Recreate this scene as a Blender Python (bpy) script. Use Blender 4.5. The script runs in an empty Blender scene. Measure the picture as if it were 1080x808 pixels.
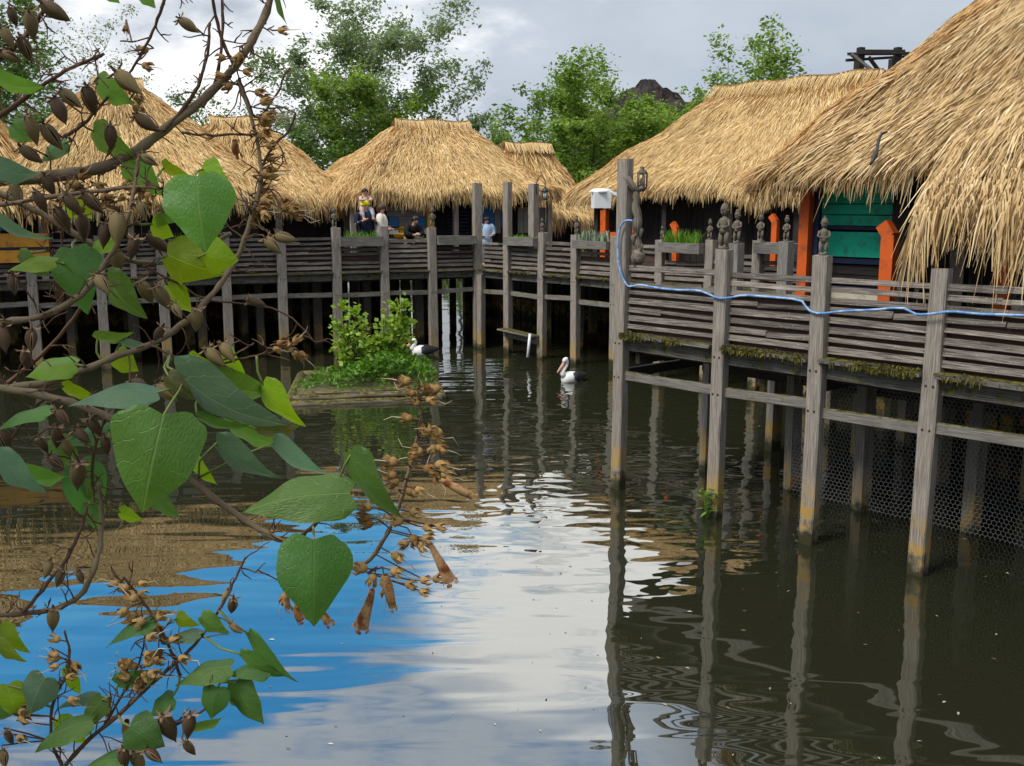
import bpy, math, random
import numpy as np
from mathutils import Vector, Matrix

R = math.radians
random.seed(11)
rng = np.random.default_rng(7)
SC = bpy.context.scene
COL = SC.collection

# ------------------------------------------------------------------ camera
EYE = 3.6                      # camera height above the water (m)
TILT = 10.1
cam_d = bpy.data.cameras.new("camera"); cam = bpy.data.objects.new("camera", cam_d); COL.objects.link(cam)
cam.location = (0, 0, EYE); cam.rotation_euler = (R(90 - TILT), 0, 0)
cam_d.sensor_width = 36; cam_d.lens = 35.0; cam_d.clip_end = 3000; cam_d.clip_start = 0.05
SC.camera = cam

# ------------------------------------------------------------------ world, sun, exposure
SUN_EL, SUN_AZ = 48.0, -125.0   # azimuth measured from +Y (view direction) clockwise: sun behind and to the left
SC.view_settings.view_transform = 'Standard'; SC.view_settings.look = 'None'
SC.view_settings.gamma = 1.0; SC.view_settings.use_curve_mapping = False
SC.view_settings.exposure = 0.70

w = bpy.data.worlds.new("World"); SC.world = w; w.use_nodes = True
wt = w.node_tree; wt.nodes.clear()
def wn(t, **k):
    n = wt.nodes.new(t)
    for a, b in k.items(): setattr(n, a, b)
    return n
def wl(a, b): wt.links.new(a, b)
def wmath(op, a, b=None, c=None, clamp=False):
    n = wn('ShaderNodeMath', operation=op); n.use_clamp = clamp
    for i, v in enumerate((a, b, c)):
        if v is None: continue
        if isinstance(v, (int, float)): n.inputs[i].default_value = v
        else: wl(v, n.inputs[i])
    return n.outputs[0]
def wsmooth(x, lo, hi, a=0.0, b=1.0):
    n = wn('ShaderNodeMapRange', interpolation_type='SMOOTHSTEP')
    wl(x, n.inputs[0])
    for i, v in enumerate((lo, hi, a, b)): n.inputs[i + 1].default_value = v
    return n.outputs[0]
sky = wn('ShaderNodeTexSky', sky_type='NISHITA'); sky.sun_disc = False
sky.sun_elevation = R(SUN_EL); sky.sun_rotation = R(SUN_AZ)
sky.air_density = 1.6; sky.dust_density = 0.3; sky.ozone_density = 3.0
tc = wn('ShaderNodeTexCoord'); sep = wn('ShaderNodeSeparateXYZ'); wl(tc.outputs['Generated'], sep.inputs[0])
dx, dy, dz = sep.outputs
az = wmath('MULTIPLY', wmath('ARCTAN2', dx, dy), 57.2958)          # degrees, 0 = straight ahead
el = wmath('MULTIPLY', wmath('ARCSINE', dz), 57.2958)
def wnoise(scale, detail, rough, off, stretch=2.2):
    m = wn('ShaderNodeMapping'); wl(tc.outputs['Generated'], m.inputs[0])
    m.inputs['Location'].default_value = off; m.inputs['Scale'].default_value = (1, 1, stretch)
    n = wn('ShaderNodeTexNoise'); wl(m.outputs[0], n.inputs['Vector'])
    n.inputs['Scale'].default_value = scale; n.inputs['Detail'].default_value = detail; n.inputs['Roughness'].default_value = rough
    return n.outputs['Fac']
n1 = wnoise(3.2, 7, 0.58, (3.1, 0.4, 1.7)); n2 = wnoise(9.0, 5, 0.6, (0.3, 5.2, 2.0)); n3 = wnoise(1.4, 3, 0.5, (7.3, 1.1, 0.0))
def blob(a0, e0, ra, re, amp, soft=0.35):
    u = wmath('DIVIDE', wmath('SUBTRACT', az, a0), ra); v = wmath('DIVIDE', wmath('SUBTRACT', el, e0), re)
    d = wmath('SQRT', wmath('ADD', wmath('MULTIPLY', u, u), wmath('MULTIPLY', v, v)))
    d = wmath('ADD', d, wmath('MULTIPLY', wmath('SUBTRACT', n2, 0.5), amp))
    return wsmooth(d, 1.0 - soft, 1.0 + soft, 1.0, 0.0)
# the open blue window in the cloud sheet, high on the left of the view, and a ragged wider field of gaps behind it
gap = blob(-20.0, 20.3, 16.0, 7.4, 1.3, 0.24)
# colours here are radiance / 0.1
def wcol(r, g, b):
    n = wn('ShaderNodeRGB'); n.outputs[0].default_value = (r, g, b, 1); return n.outputs[0]
def wmix(f, a, b):
    n = wn('ShaderNodeMix', data_type='RGBA'); 
    if isinstance(f, (int, float)): n.inputs[0].default_value = f
    else: wl(f, n.inputs[0])
    wl(a, n.inputs[6]); wl(b, n.inputs[7]); return n.outputs[2]
grey = wcol(2.75, 3.15, 3.75); pale = wcol(3.7, 4.1, 4.65); bright = wcol(8.8, 8.75, 8.6)
sheet = wmix(wsmooth(n1, 0.30, 0.72), grey, pale)
whites = wmath('MULTIPLY', blob(-17.5, 6.5, 12.0, 7.5, 1.7, 0.45), wsmooth(n1, 0.34, 0.60))
sheet = wmix(whites, sheet, bright)
high = wmix(wsmooth(n2, .36, .62), wcol(3.4, 5.0, 7.8), wcol(6.8, 7.6, 8.9))
sheet = wmix(wmath('MULTIPLY', wsmooth(el, 23.0, 27.0), wsmooth(az, 16.0, 6.0)), sheet, high)
centre = blob(2.0, 21.0, 9.0, 8.0, 1.0, 0.25)
sheet = wmix(wmath('MULTIPLY', centre, wsmooth(n2, 0.32, 0.5, 0.55, 1.0)), sheet, wcol(13.5, 13.4, 13.1))
sheet = wmix(wsmooth(el, 34.0, 60.0), sheet, wmix(wsmooth(n3, 0.35, 0.65), wcol(6.0, 6.2, 6.5), wcol(11.0, 11.0, 10.8)))
hs = wn('ShaderNodeHueSaturation'); hs.inputs['Saturation'].default_value = 1.6; hs.inputs['Value'].default_value = 2.3; wl(sky.outputs[0], hs.inputs['Color'])
skyc = wmix(gap, sheet, hs.outputs[0])
bg = wn('ShaderNodeBackground'); bg.inputs['Strength'].default_value = 0.1; wl(skyc, bg.inputs['Color'])
wo = wn('ShaderNodeOutputWorld'); wl(bg.outputs[0], wo.inputs[0])

sun_d = bpy.data.lights.new("sun", 'SUN'); sun = bpy.data.objects.new("sun", sun_d); COL.objects.link(sun)
sun_d.energy = 1.8; sun_d.angle = R(18.0); sun_d.color = (1.0, 0.95, 0.86)
_sa = R(SUN_AZ)
_to = Vector((math.sin(_sa) * math.cos(R(SUN_EL)), math.cos(_sa) * math.cos(R(SUN_EL)), math.sin(R(SUN_EL))))
sun.rotation_euler = (-_to).to_track_quat('-Z', 'Y').to_euler()
sun.location = _to * 60
SC.cycles.max_bounces = 6; SC.cycles.diffuse_bounces = 3; SC.cycles.glossy_bounces = 3; SC.cycles.transparent_max_bounces = 8
SC.cycles.caustics_reflective = False; SC.cycles.caustics_refractive = False

# ------------------------------------------------------------------ helpers
FPX = 1050.0
def ray(px, py):
    """direction (forward component 1) of a pixel of the 1080 px wide photograph, used to survey where things stand"""
    a = px - 540.0; b = 404.0 - py; t = R(TILT)
    v = Vector((a, FPX * math.cos(t) + b * math.sin(t), b * math.cos(t) - FPX * math.sin(t)))
    return v / v.y
def at(px, py, d): 
    r = ray(px, py); return Vector((r.x * d, d, EYE + r.z * d))
def at_h(px, py, h):
    r = ray(px, py); d = (h - EYE) / r.z; return at(px, py, d)

class MB:
    """collects shapes for ONE mesh object"""
    def __init__(s): s.v = []; s.f = []; s.uv = []; s.m = []; s.sm = []
    def add(s, verts, faces, uvs, mat=0, smooth=False):
        b = len(s.v); s.v += [tuple(p) for p in verts]
        for f, u in zip(faces, uvs):
            s.f.append([b + i for i in f]); s.uv.append(u); s.m.append(mat); s.sm.append(smooth)
    def box(s, c, ax, ay, az_, sx, sy, sz, mat=0, jit=0.0, bev=0.0):
        """ax is the long (grain) axis; sizes are full lengths"""
        c = Vector(c); X = Vector(ax) * sx / 2; Y = Vector(ay) * sy / 2; Z = Vector(az_) * sz / 2
        P = [c + X * i + Y * j + Z * k for i in (-1, 1) for j in (-1, 1) for k in (-1, 1)]
        if jit: P = [p + Vector((random.uniform(-jit, jit) for _ in range(3))) for p in P]
        F = [(0, 1, 3, 2), (4, 6, 7, 5), (0, 4, 5, 1), (2, 3, 7, 6), (0, 2, 6, 4), (1, 5, 7, 3)]
        o = random.uniform(0, 50); o2 = random.uniform(0, 50)
        def q(f):
            r = []
            for i in f:
                I, J, K = (i >> 2) & 1, (i >> 1) & 1, i & 1
                if f in (F[0], F[1]): r.append((o + J * sy * .3, o2 + K * sz))
                elif f in (F[2], F[3]): r.append((o + I * sx, o2 + K * sz))
                else: r.append((o + I * sx, o2 + 1 + J * sy))
            return r
        s.add(P, F, [q(f) for f in F], mat)
    def bar(s, p, q, w, h, up=(0, 0, 1), mat=0, jit=0.0):
        p = Vector(p); q = Vector(q); d = q - p; L = d.length; d /= L
        up = Vector(up); sd = d.cross(up)
        if sd.length < 1e-4: sd = d.cross(Vector((1, 0, 0)))
        sd.normalize(); u = sd.cross(d)
        s.box((p + q) / 2, d, sd, u, L, w, h, mat, jit)
    def tube(s, pts, radii, n=6, mat=0, cap=True, smooth=True):
        pts = [Vector(p) for p in pts]
        if not hasattr(radii, '__len__'): radii = [radii] * len(pts)
        V = []; o = random.uniform(0, 30); prev = None; L = 0
        lens = []
        for i, p in enumerate(pts):
            t = (pts[min(i + 1, len(pts) - 1)] - pts[max(i - 1, 0)])
            t = t.normalized() if t.length > 1e-9 else Vector((0, 0, 1))
            if prev is None:
                a = t.cross(Vector((0, 0, 1)))
                if a.length < .05: a = t.cross(Vector((1, 0, 0)))
            else: a = prev - t * prev.dot(t)
            a.normalize(); b = t.cross(a); prev = a
            if i: L += (p - pts[i - 1]).length
            lens.append(L)
            for k in range(n):
                th = 2 * math.pi * k / n
                V.append(p + (a * math.cos(th) + b * math.sin(th)) * radii[i])
        F = []; U = []
        for i in range(len(pts) - 1):
            for k in range(n):
                k2 = (k + 1) % n
                F.append((i * n + k, i * n + k2, (i + 1) * n + k2, (i + 1) * n + k))
                c = 2 * math.pi * max(radii[i], 1e-3)
                U.append([(o + lens[i], c * k / n), (o + lens[i], c * (k + 1) / n), (o + lens[i + 1], c * (k + 1) / n), (o + lens[i + 1], c * k / n)])
        if cap:
            F.append(tuple(range(n - 1, -1, -1))); U.append([(o, .01 * k) for k in range(n)])
            b0 = (len(pts) - 1) * n
            F.append(tuple(b0 + k for k in range(n))); U.append([(o, .01 * k) for k in range(n)])
        s.add(V, F, U, mat, smooth)
    def lathe(s, prof, c, axis=(0, 0, 1), n=10, mat=0, squash=None, smooth=True):
        """prof: list of (radius, height)"""
        ax_ = Vector(axis).normalized(); a = ax_.cross(Vector((0, 1, 0)))
        if a.length < .05: a = ax_.cross(Vector((1, 0, 0)))
        a.normalize(); b = ax_.cross(a); c = Vector(c); V = []
        for r, h in prof:
            for k in range(n):
                th = 2 * math.pi * k / n; q = squash(th) if squash else 1.0
                V.append(c + ax_ * h + (a * math.cos(th) + b * math.sin(th)) * r * q)
        F = []; U = []
        for i in range(len(prof) - 1):
            for k in range(n):
                k2 = (k + 1) % n
                F.append((i * n + k, i * n + k2, (i + 1) * n + k2, (i + 1) * n + k))
                U.append([(k / n, i * .1), ((k + 1) / n, i * .1), ((k + 1) / n, i * .1 + .1), (k / n, i * .1 + .1)])
        F.append(tuple(range(n - 1, -1, -1))); U.append([(0, 0)] * n)
        b0 = (len(prof) - 1) * n; F.append(tuple(b0 + k for k in range(n))); U.append([(0, 0)] * n)
        s.add(V, F, U, mat, smooth)
    def timber(s, p, q, w, h, up=(0, 0, 1), mat=0, segs=7, bev=.012, jit=.004):
        """hand sawn timber: chamfered edges, faces that are not quite true"""
        p = Vector(p); q = Vector(q); d = q - p; L = d.length; d /= L; up = Vector(up); sd = d.cross(up)
        if sd.length < 1e-4: sd = d.cross(Vector((1, 0, 0)))
        sd.normalize(); u = sd.cross(d); o = random.uniform(0, 50); o2 = random.uniform(0, 50)
        a, b = w / 2, h / 2; sec = [(-a + bev, -b), (a - bev, -b), (a, -b + bev), (a, b - bev), (a - bev, b), (-a + bev, b), (-a, b - bev), (-a, -b + bev)]
        vv = [0, w, w + bev, w + h, w + h + bev, 2 * w + h, 2 * w + h + bev, 2 * w + 2 * h, 2 * w + 2 * h + bev]
        V = []; ph = [random.uniform(0, 6.28) for _ in range(4)]; bow = random.uniform(-1, 1) * jit * 2
        for i in range(segs + 1):
            t = i / segs; c = p + d * (L * t) + sd * (bow * math.sin(math.pi * t)); k = 1 + .025 * math.sin(5 * t + ph[0])
            for x, y in sec: V.append(c + sd * (x * k + random.uniform(-jit, jit) * .4) + u * (y * (1 + .02 * math.sin(6 * t + ph[1])) + random.uniform(-jit, jit) * .4) + (d * random.uniform(-jit, jit) * 1.5 if i in (0, segs) else Vector()))
        F = []; U_ = []
        for i in range(segs):
            for k in range(8):
                k2 = (k + 1) % 8; F.append((i * 8 + k, i * 8 + k2, (i + 1) * 8 + k2, (i + 1) * 8 + k)); u0, u1 = o + L * i / segs, o + L * (i + 1) / segs
                U_.append([(u0, o2 + vv[k]), (u0, o2 + vv[k + 1]), (u1, o2 + vv[k + 1]), (u1, o2 + vv[k])])
        F.append(tuple(range(7, -1, -1))); U_.append([(o + sec[k][0] * .3, o2 + sec[k][1]) for k in range(7, -1, -1)])
        F.append(tuple(segs * 8 + k for k in range(8))); U_.append([(o + sec[k][0] * .3, o2 + sec[k][1]) for k in range(8)])
        s.add(V, F, U_, mat)
    def quad(s, P, mat=0, uv=None):
        s.add(P, [tuple(range(len(P)))], [uv or [(0, 0), (1, 0), (1, 1), (0, 1)][:len(P)] + [(0, 0)] * max(0, len(P) - 4)], mat)
    def mesh(s, name, mats):
        me = bpy.data.meshes.new(name); me.from_pydata(s.v, [], s.f)
        uv = me.uv_layers.new(name="UVMap")
        flat = np.array([c for f in s.uv for p in f for c in p], dtype=np.float32)
        uv.data.foreach_set("uv", flat)
        for m in (mats if isinstance(mats, (list, tuple)) else [mats]): me.materials.append(m)
        me.polygons.foreach_set("material_index", np.array(s.m, dtype=np.int32))
        me.polygons.foreach_set("use_smooth", np.array(s.sm, dtype=bool))
        me.update(); return me
    def build(s, name, mats, parent=None):
        return link(name, s.mesh(name, mats), parent)

def link(name, data, parent=None):
    o = bpy.data.objects.new(name, data); COL.objects.link(o)
    if parent is not None: adopt(o, parent)
    return o
def world_of(o):
    m = o.matrix_basis.copy()
    if o.parent is not None: m = world_of(o.parent) @ o.matrix_parent_inverse @ m
    return m
def adopt(o, parent):
    o.parent = parent; o.matrix_parent_inverse = world_of(parent).inverted()
def tag(o, label=None, cat=None, group=None, kind=None):
    if label: o["label"] = label
    if cat: o["category"] = cat
    if group: o["group"] = group
    if kind: o["kind"] = kind
    return o
def thing(name, loc, label, cat, group=None):
    o = bpy.data.objects.new(name, None); COL.objects.link(o); o.location = loc
    o.empty_display_size = .2
    return tag(o, label, cat, group)
def raw_mesh(name, V, F4, mats, uv=None, smooth=False, mat_idx=None):
    """fast mesh from numpy arrays; F4 is (n, k) with k = 3 or 4"""
    me = bpy.data.meshes.new(name); n, k = F4.shape
    me.vertices.add(len(V)); me.vertices.foreach_set("co", np.ascontiguousarray(V, dtype=np.float32).ravel())
    me.loops.add(n * k); me.loops.foreach_set("vertex_index", np.ascontiguousarray(F4, dtype=np.int32).ravel())
    me.polygons.add(n); me.polygons.foreach_set("loop_start", np.arange(0, n * k, k, dtype=np.int32))
    me.polygons.foreach_set("loop_total", np.full(n, k, dtype=np.int32))
    me.polygons.foreach_set("use_smooth", np.full(n, smooth, dtype=bool))
    for m in (mats if isinstance(mats, (list, tuple)) else [mats]): me.materials.append(m)
    if mat_idx is not None: me.polygons.foreach_set("material_index", np.ascontiguousarray(mat_idx, dtype=np.int32))
    if uv is not None:
        l = me.uv_layers.new(name="UVMap"); l.data.foreach_set("uv", np.ascontiguousarray(uv, dtype=np.float32).ravel())
    me.update(calc_edges=True); me.validate(); return me

# ------------------------------------------------------------------ materials
class NT:
    def __init__(s, name):
        s.m = bpy.data.materials.new(name); s.m.use_nodes = True; s.t = s.m.node_tree; s.t.nodes.clear()
        s.out = s.t.nodes.new('ShaderNodeOutputMaterial')
    def n(s, t, **k):
        n = s.t.nodes.new(t)
        for a, b in k.items(): setattr(n, a, b)
        return n
    def l(s, a, b): s.t.links.new(a, b)
    def put(s, inp, v):
        if isinstance(v, (int, float)): inp.default_value = v
        elif isinstance(v, (tuple, list)): inp.default_value = (*v, 1.0) if len(v) == 3 and inp.type == 'RGBA' else v
        else: s.l(v, inp)
    def math(s, op, a, b=0.0, clamp=False):
        n = s.n('ShaderNodeMath', operation=op); n.use_clamp = clamp; s.put(n.inputs[0], a); s.put(n.inputs[1], b); return n.outputs[0]
    def step(s, x, lo, hi, a=0.0, b=1.0):
        n = s.n('ShaderNodeMapRange', interpolation_type='SMOOTHSTEP'); s.l(x, n.inputs[0])
        for i, v in enumerate((lo, hi, a, b)): n.inputs[i + 1].default_value = v
        return n.outputs[0]
    def mix(s, f, a, b, blend='MIX'):
        n = s.n('ShaderNodeMix', data_type='RGBA', blend_type=blend); s.put(n.inputs[0], f); s.put(n.inputs[6], a); s.put(n.inputs[7], b); return n.outputs[2]
    def noise(s, vec, scale, detail=4, rough=.55, sc=(1, 1, 1), dist=0.0):
        m = s.n('ShaderNodeMapping'); s.l(vec, m.inputs[0]); m.inputs['Scale'].default_value = sc
        n = s.n('ShaderNodeTexNoise'); s.l(m.outputs[0], n.inputs['Vector'])
        n.inputs['Scale'].default_value = scale; n.inputs['Detail'].default_value = detail; n.inputs['Roughness'].default_value = rough
        n.inputs['Distortion'].default_value = dist
        return n.outputs['Fac']
    def pos(s): return s.n('ShaderNodeNewGeometry').outputs['Position']
    def z(s):
        x = s.n('ShaderNodeSeparateXYZ'); s.l(s.pos(), x.inputs[0]); return x.outputs[2]
    def nz(s):
        x = s.n('ShaderNodeSeparateXYZ'); s.l(s.n('ShaderNodeNewGeometry').outputs['Normal'], x.inputs[0]); return x.outputs[2]
    def uv(s): return s.n('ShaderNodeTexCoord').outputs['UV']
    def island(s): return s.n('ShaderNodeNewGeometry').outputs['Random Per Island']
    def objrand(s): return s.n('ShaderNodeObjectInfo').outputs['Random']
    def bump(s, h, strength, dist=.01):
        b = s.n('ShaderNodeBump'); b.inputs['Strength'].default_value = strength; b.inputs['Distance'].default_value = dist; s.l(h, b.inputs['Height']); return b.outputs[0]
    def pbr(s, col, rough=.8, spec=.3, normal=None, metal=0.0):
        p = s.n('ShaderNodeBsdfPrincipled'); s.put(p.inputs['Base Color'], col); s.put(p.inputs['Roughness'], rough)
        p.inputs['Specular IOR Level'].default_value = spec; p.inputs['Metallic'].default_value = metal
        if normal is not None: s.l(normal, p.inputs['Normal'])
        s.l(p.outputs[0], s.out.inputs[0]); return p

def hsv(t, col, v, s=1.0, h=.5):
    n = t.n('ShaderNodeHueSaturation'); t.put(n.inputs['Color'], col); t.put(n.inputs['Value'], v); t.put(n.inputs['Saturation'], s); t.put(n.inputs['Hue'], h); return n.outputs[0]

def wood(name, base, dark, rough=.85, moss=0.0, water=False, vary=.5, speck=0.0):
    """weathered timber, grain along U"""
    t = NT(name); uv = t.uv(); P = t.pos()
    grain = t.noise(uv, 6, 6, .65, (.5, 14, 1), .3); blot = t.noise(uv, 2.2, 4, .6, (1, 2.5, 1))
    c = t.mix(t.step(grain, .34, .66), dark, base)
    c = t.mix(t.math('MULTIPLY', t.step(blot, .45, .75), .55), c, dark)
    isl = t.island()
    c = hsv(t, c, t.math('ADD', t.math('MULTIPLY', isl, vary), 1 - vary * .5))
    crack = t.noise(uv, 10, 2, .5, (.25, 22, 1), .2)
    c = t.mix(t.step(crack, .33, .27, 0, .8), c, (.02, .017, .014))
    if speck:
        sp = t.noise(P, 55, 2, .5); c = t.mix(t.step(sp, .67, .73, 0, speck), c, (.55, .55, .52))
    if moss:
        mn = t.noise(P, 5, 6, .7); up = t.step(t.nz(), .2, .9, .0, .26)
        mm = t.step(t.math('ADD', mn, up), .60 - .12 * moss, .74 - .12 * moss)
        mcol = t.mix(t.step(t.noise(P, 14, 3), .4, .65), (.045, .043, .012), (.16, .13, .025))
        c = t.mix(mm, c, mcol)
    if water:
        z = t.z(); zn = t.math('ADD', t.math('ADD', z, t.math('MULTIPLY', t.objrand(), .22)), t.math('MULTIPLY', t.math('SUBTRACT', t.noise(P, 3.5, 5, .65), .5), .75))
        band = t.math('MULTIPLY', t.step(zn, .16, .32), t.step(zn, .85, .45))
        lich = t.math('MULTIPLY', band, t.step(t.noise(P, 7, 5, .7), .40, .60))
        c = t.mix(t.math('MULTIPLY', lich, .85), c, (.42, .25, .035))
        c = t.mix(t.step(zn, .34, .14), c, (.035, .033, .012))
    h = t.math('ADD', grain, t.math('MULTIPLY', crack, .6))
    t.pbr(c, rough, .25, t.bump(h, .5, .008)); return t.m

def plain(name, col, rough=.7, vary=.15, spec=.35, scale=6, metal=0.0):
    t = NT(name); P = t.pos(); n = t.noise(P, scale, 5, .6)
    c = hsv(t, col, t.math('ADD', t.math('MULTIPLY', n, vary * 2), 1 - vary))
    t.pbr(c, rough, spec, t.bump(n, .15, .01), metal); return t.m

def painted(name, col, rough=.55, wear=.35):
    """painted boards, worn through along the grain"""
    t = NT(name); uv = t.uv(); g = t.noise(uv, 5, 6, .65, (.6, 10, 1)); g2 = t.noise(uv, 1.3, 4, .6)
    c = hsv(t, col, t.math('ADD', t.math('MULTIPLY', g2, .5), .75))
    c = t.mix(t.step(g, .66, .74, 0, wear), c, (.18, .15, .12)); gr = t.noise(t.pos(), 5, 6, .7); c = t.mix(t.step(gr, .48, .70, 0, .55), c, (.05, .042, .033))
    t.pbr(c, rough, .3, t.bump(g, .25, .004)); return t.m

def thatch_mat(name, a, b, c_, streak=(.26, .115, .035), dark=.10):
    t = NT(name); i = t.island(); P = t.pos()
    r = t.n('ShaderNodeValToRGB'); t.l(i, r.inputs[0]); e = r.color_ramp.elements
    e[0].position = 0; e[0].color = (*streak, 1); e[1].position = 1; e[1].color = (*c_, 1)
    for p, q in ((dark, a), (.45, b), (.8, b)):
        x = e.new(p); x.color = (*q, 1)
    big = t.noise(P, .9, 5, .6, (1, 1, 1)); 
    c = hsv(t, r.outputs[0], t.math('ADD', t.math('MULTIPLY', big, .36), .84))
    br = t.noise(P, 1.7, 4, .65); c = t.mix(t.step(br, .58, .72, 0, .26), c, (.36, .17, .05))
    p = t.pbr(c, .75, .12)
    tr = t.n('ShaderNodeBsdfTranslucent'); t.put(tr.inputs[0], c); ms = t.n('ShaderNodeMixShader'); ms.inputs[0].default_value = .15
    t.l(p.outputs[0], ms.inputs[1]); t.l(tr.outputs[0], ms.inputs[2]); t.l(ms.outputs[0], t.out.inputs[0]); return t.m

def foliage_mat(name, cols, trans=.3, rough=.5, per='island', spec=.3):
    t = NT(name); i = t.island() if per == 'island' else t.objrand()
    r = t.n('ShaderNodeValToRGB'); t.l(i, r.inputs[0]); e = r.color_ramp.elements
    e[0].color = (*cols[0], 1); e[1].color = (*cols[-1], 1)
    for k, q in enumerate(cols[1:-1]): x = e.new((k + 1) / (len(cols) - 1)); x.color = (*q, 1)
    c = r.outputs[0]
    p = t.pbr(c, rough, spec)
    tr = t.n('ShaderNodeBsdfTranslucent'); t.put(tr.inputs[0], hsv(t, c, 1.5, 1.1)); ms = t.n('ShaderNodeMixShader'); ms.inputs[0].default_value = trans
    t.l(p.outputs[0], ms.inputs[1]); t.l(tr.outputs[0], ms.inputs[2]); t.l(ms.outputs[0], t.out.inputs[0]); return t.m

M = {}
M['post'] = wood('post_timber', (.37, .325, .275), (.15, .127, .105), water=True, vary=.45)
M['post_shaded'] = wood('shaded_post_timber', (.19, .17, .145), (.08, .07, .06), water=True, vary=.5)  # post timber darkened in colour for the shade under the decks
M['slat'] = wood('rail_timber', (.28, .245, .21), (.06, .046, .037), vary=1.0, speck=.5)
M['beam'] = wood('beam_timber', (.25, .23, .20), (.10, .09, .078), moss=.25, vary=.4)
M['fascia'] = wood('mossy_fascia', (.20, .185, .16), (.055, .048, .04), moss=.85, vary=.4)
M['deck'] = wood('deck_boards', (.07, .042, .034), (.03, .02, .017), vary=.4)
M['carved'] = wood('carved_wood', (.26, .22, .17), (.06, .047, .036), vary=.3)
M['dark_wood'] = wood('dark_hut_wood', (.05, .042, .036), (.02, .017, .015), vary=.5)
M['grey_wall'] = wood('grey_hut_boards', (.27, .255, .23), (.13, .12, .105), vary=.3)
M['planter'] = wood('planter_boards', (.24, .22, .195), (.09, .08, .07), vary=.5)
M['orange'] = painted('orange_paint', (.62, .105, .012))
M['green'] = painted('green_paint', (.012, .54, .32), wear=.15)
M['navy'] = painted('navy_paint', (.012, .02, .06))
M['blue'] = painted('blue_paint', (.012, .12, .32))
M['yellow'] = painted('yellow_paint', (.62, .34, .02))
M['cream'] = painted('cream_paint', (.55, .50, .38))
M['amber'] = painted('amber_paint', (.60, .27, .03))
M['red'] = painted('red_paint', (.22, .02, .018))
M['white'] = plain('white_metal', (.72, .73, .72), .4, .1)
M['black'] = plain('black_metal', (.02, .02, .022), .45, .2)
M['dark'] = plain('doorway_shade', (.012, .011, .010), .95, .2)
M['thatch'] = thatch_mat('straw_thatch', (.50, .325, .135), (.74, .53, .25), (.88, .72, .43))
M['thatch_hip'] = thatch_mat('hip_straw', (.38, .19, .065), (.56, .33, .13), (.74, .52, .26), (.22, .09, .03))
M['thatch_old'] = thatch_mat('coarse_straw', (.37, .235, .10), (.62, .44, .22), (.83, .67, .42), (.10, .052, .023), .20)
M['thatch_base'] = plain('packed_straw', (.24, .13, .045), .95, .3, .05, 9)  # darker than the straw, for the shaded gaps between strands
M['gap_straw'] = plain('gap_shade_straw', (.085, .046, .018), .95, .3, .05, 9)  # packed straw darkened further to paint the shade between skirt strands
M['soil'] = plain('soil', (.05, .035, .022), .95, .3)
# ------------------------------------------------------------------ survey of the place (plan)
U = Vector((.656, -.755, 0)); U.normalize()          # along the right-hand wings, towards the viewer
N = Vector((.755, .656, 0)); N.normalize()           # away from the pond
NB, NC = 16.0, 9.2                                   # distance of the back and the near railing along N
K = at_h(504, 366, 0)                                # corner post
A_ = Vector((.9225, .386, 0)).normalized(); NA = Vector((-.386, .9225, 0)).normalized()   # left wing: along, away
Z = Vector((0, 0, 1)); DECK = 2.0
def UN(s, n, h=0.0): return U * s + N * n + Z * h
def AN(s, n, h=0.0): return Vector((K.x, K.y, 0)) + A_ * s + NA * n + Z * h
def s_at_B(px, n=NB, py=300):
    r = ray(px, py); r.z = 0; k = n / r.dot(N); return (r * k).dot(U)
def s_at_A(px, n=0.0, py=330):
    r = ray(px, py); k0 = Vector((K.x, K.y, 0)) + NA * n
    k = k0.dot(NA) / Vector((r.x, r.y, 0)).dot(NA); return (Vector((r.x, r.y, 0)) * k - k0).dot(A_)

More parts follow.
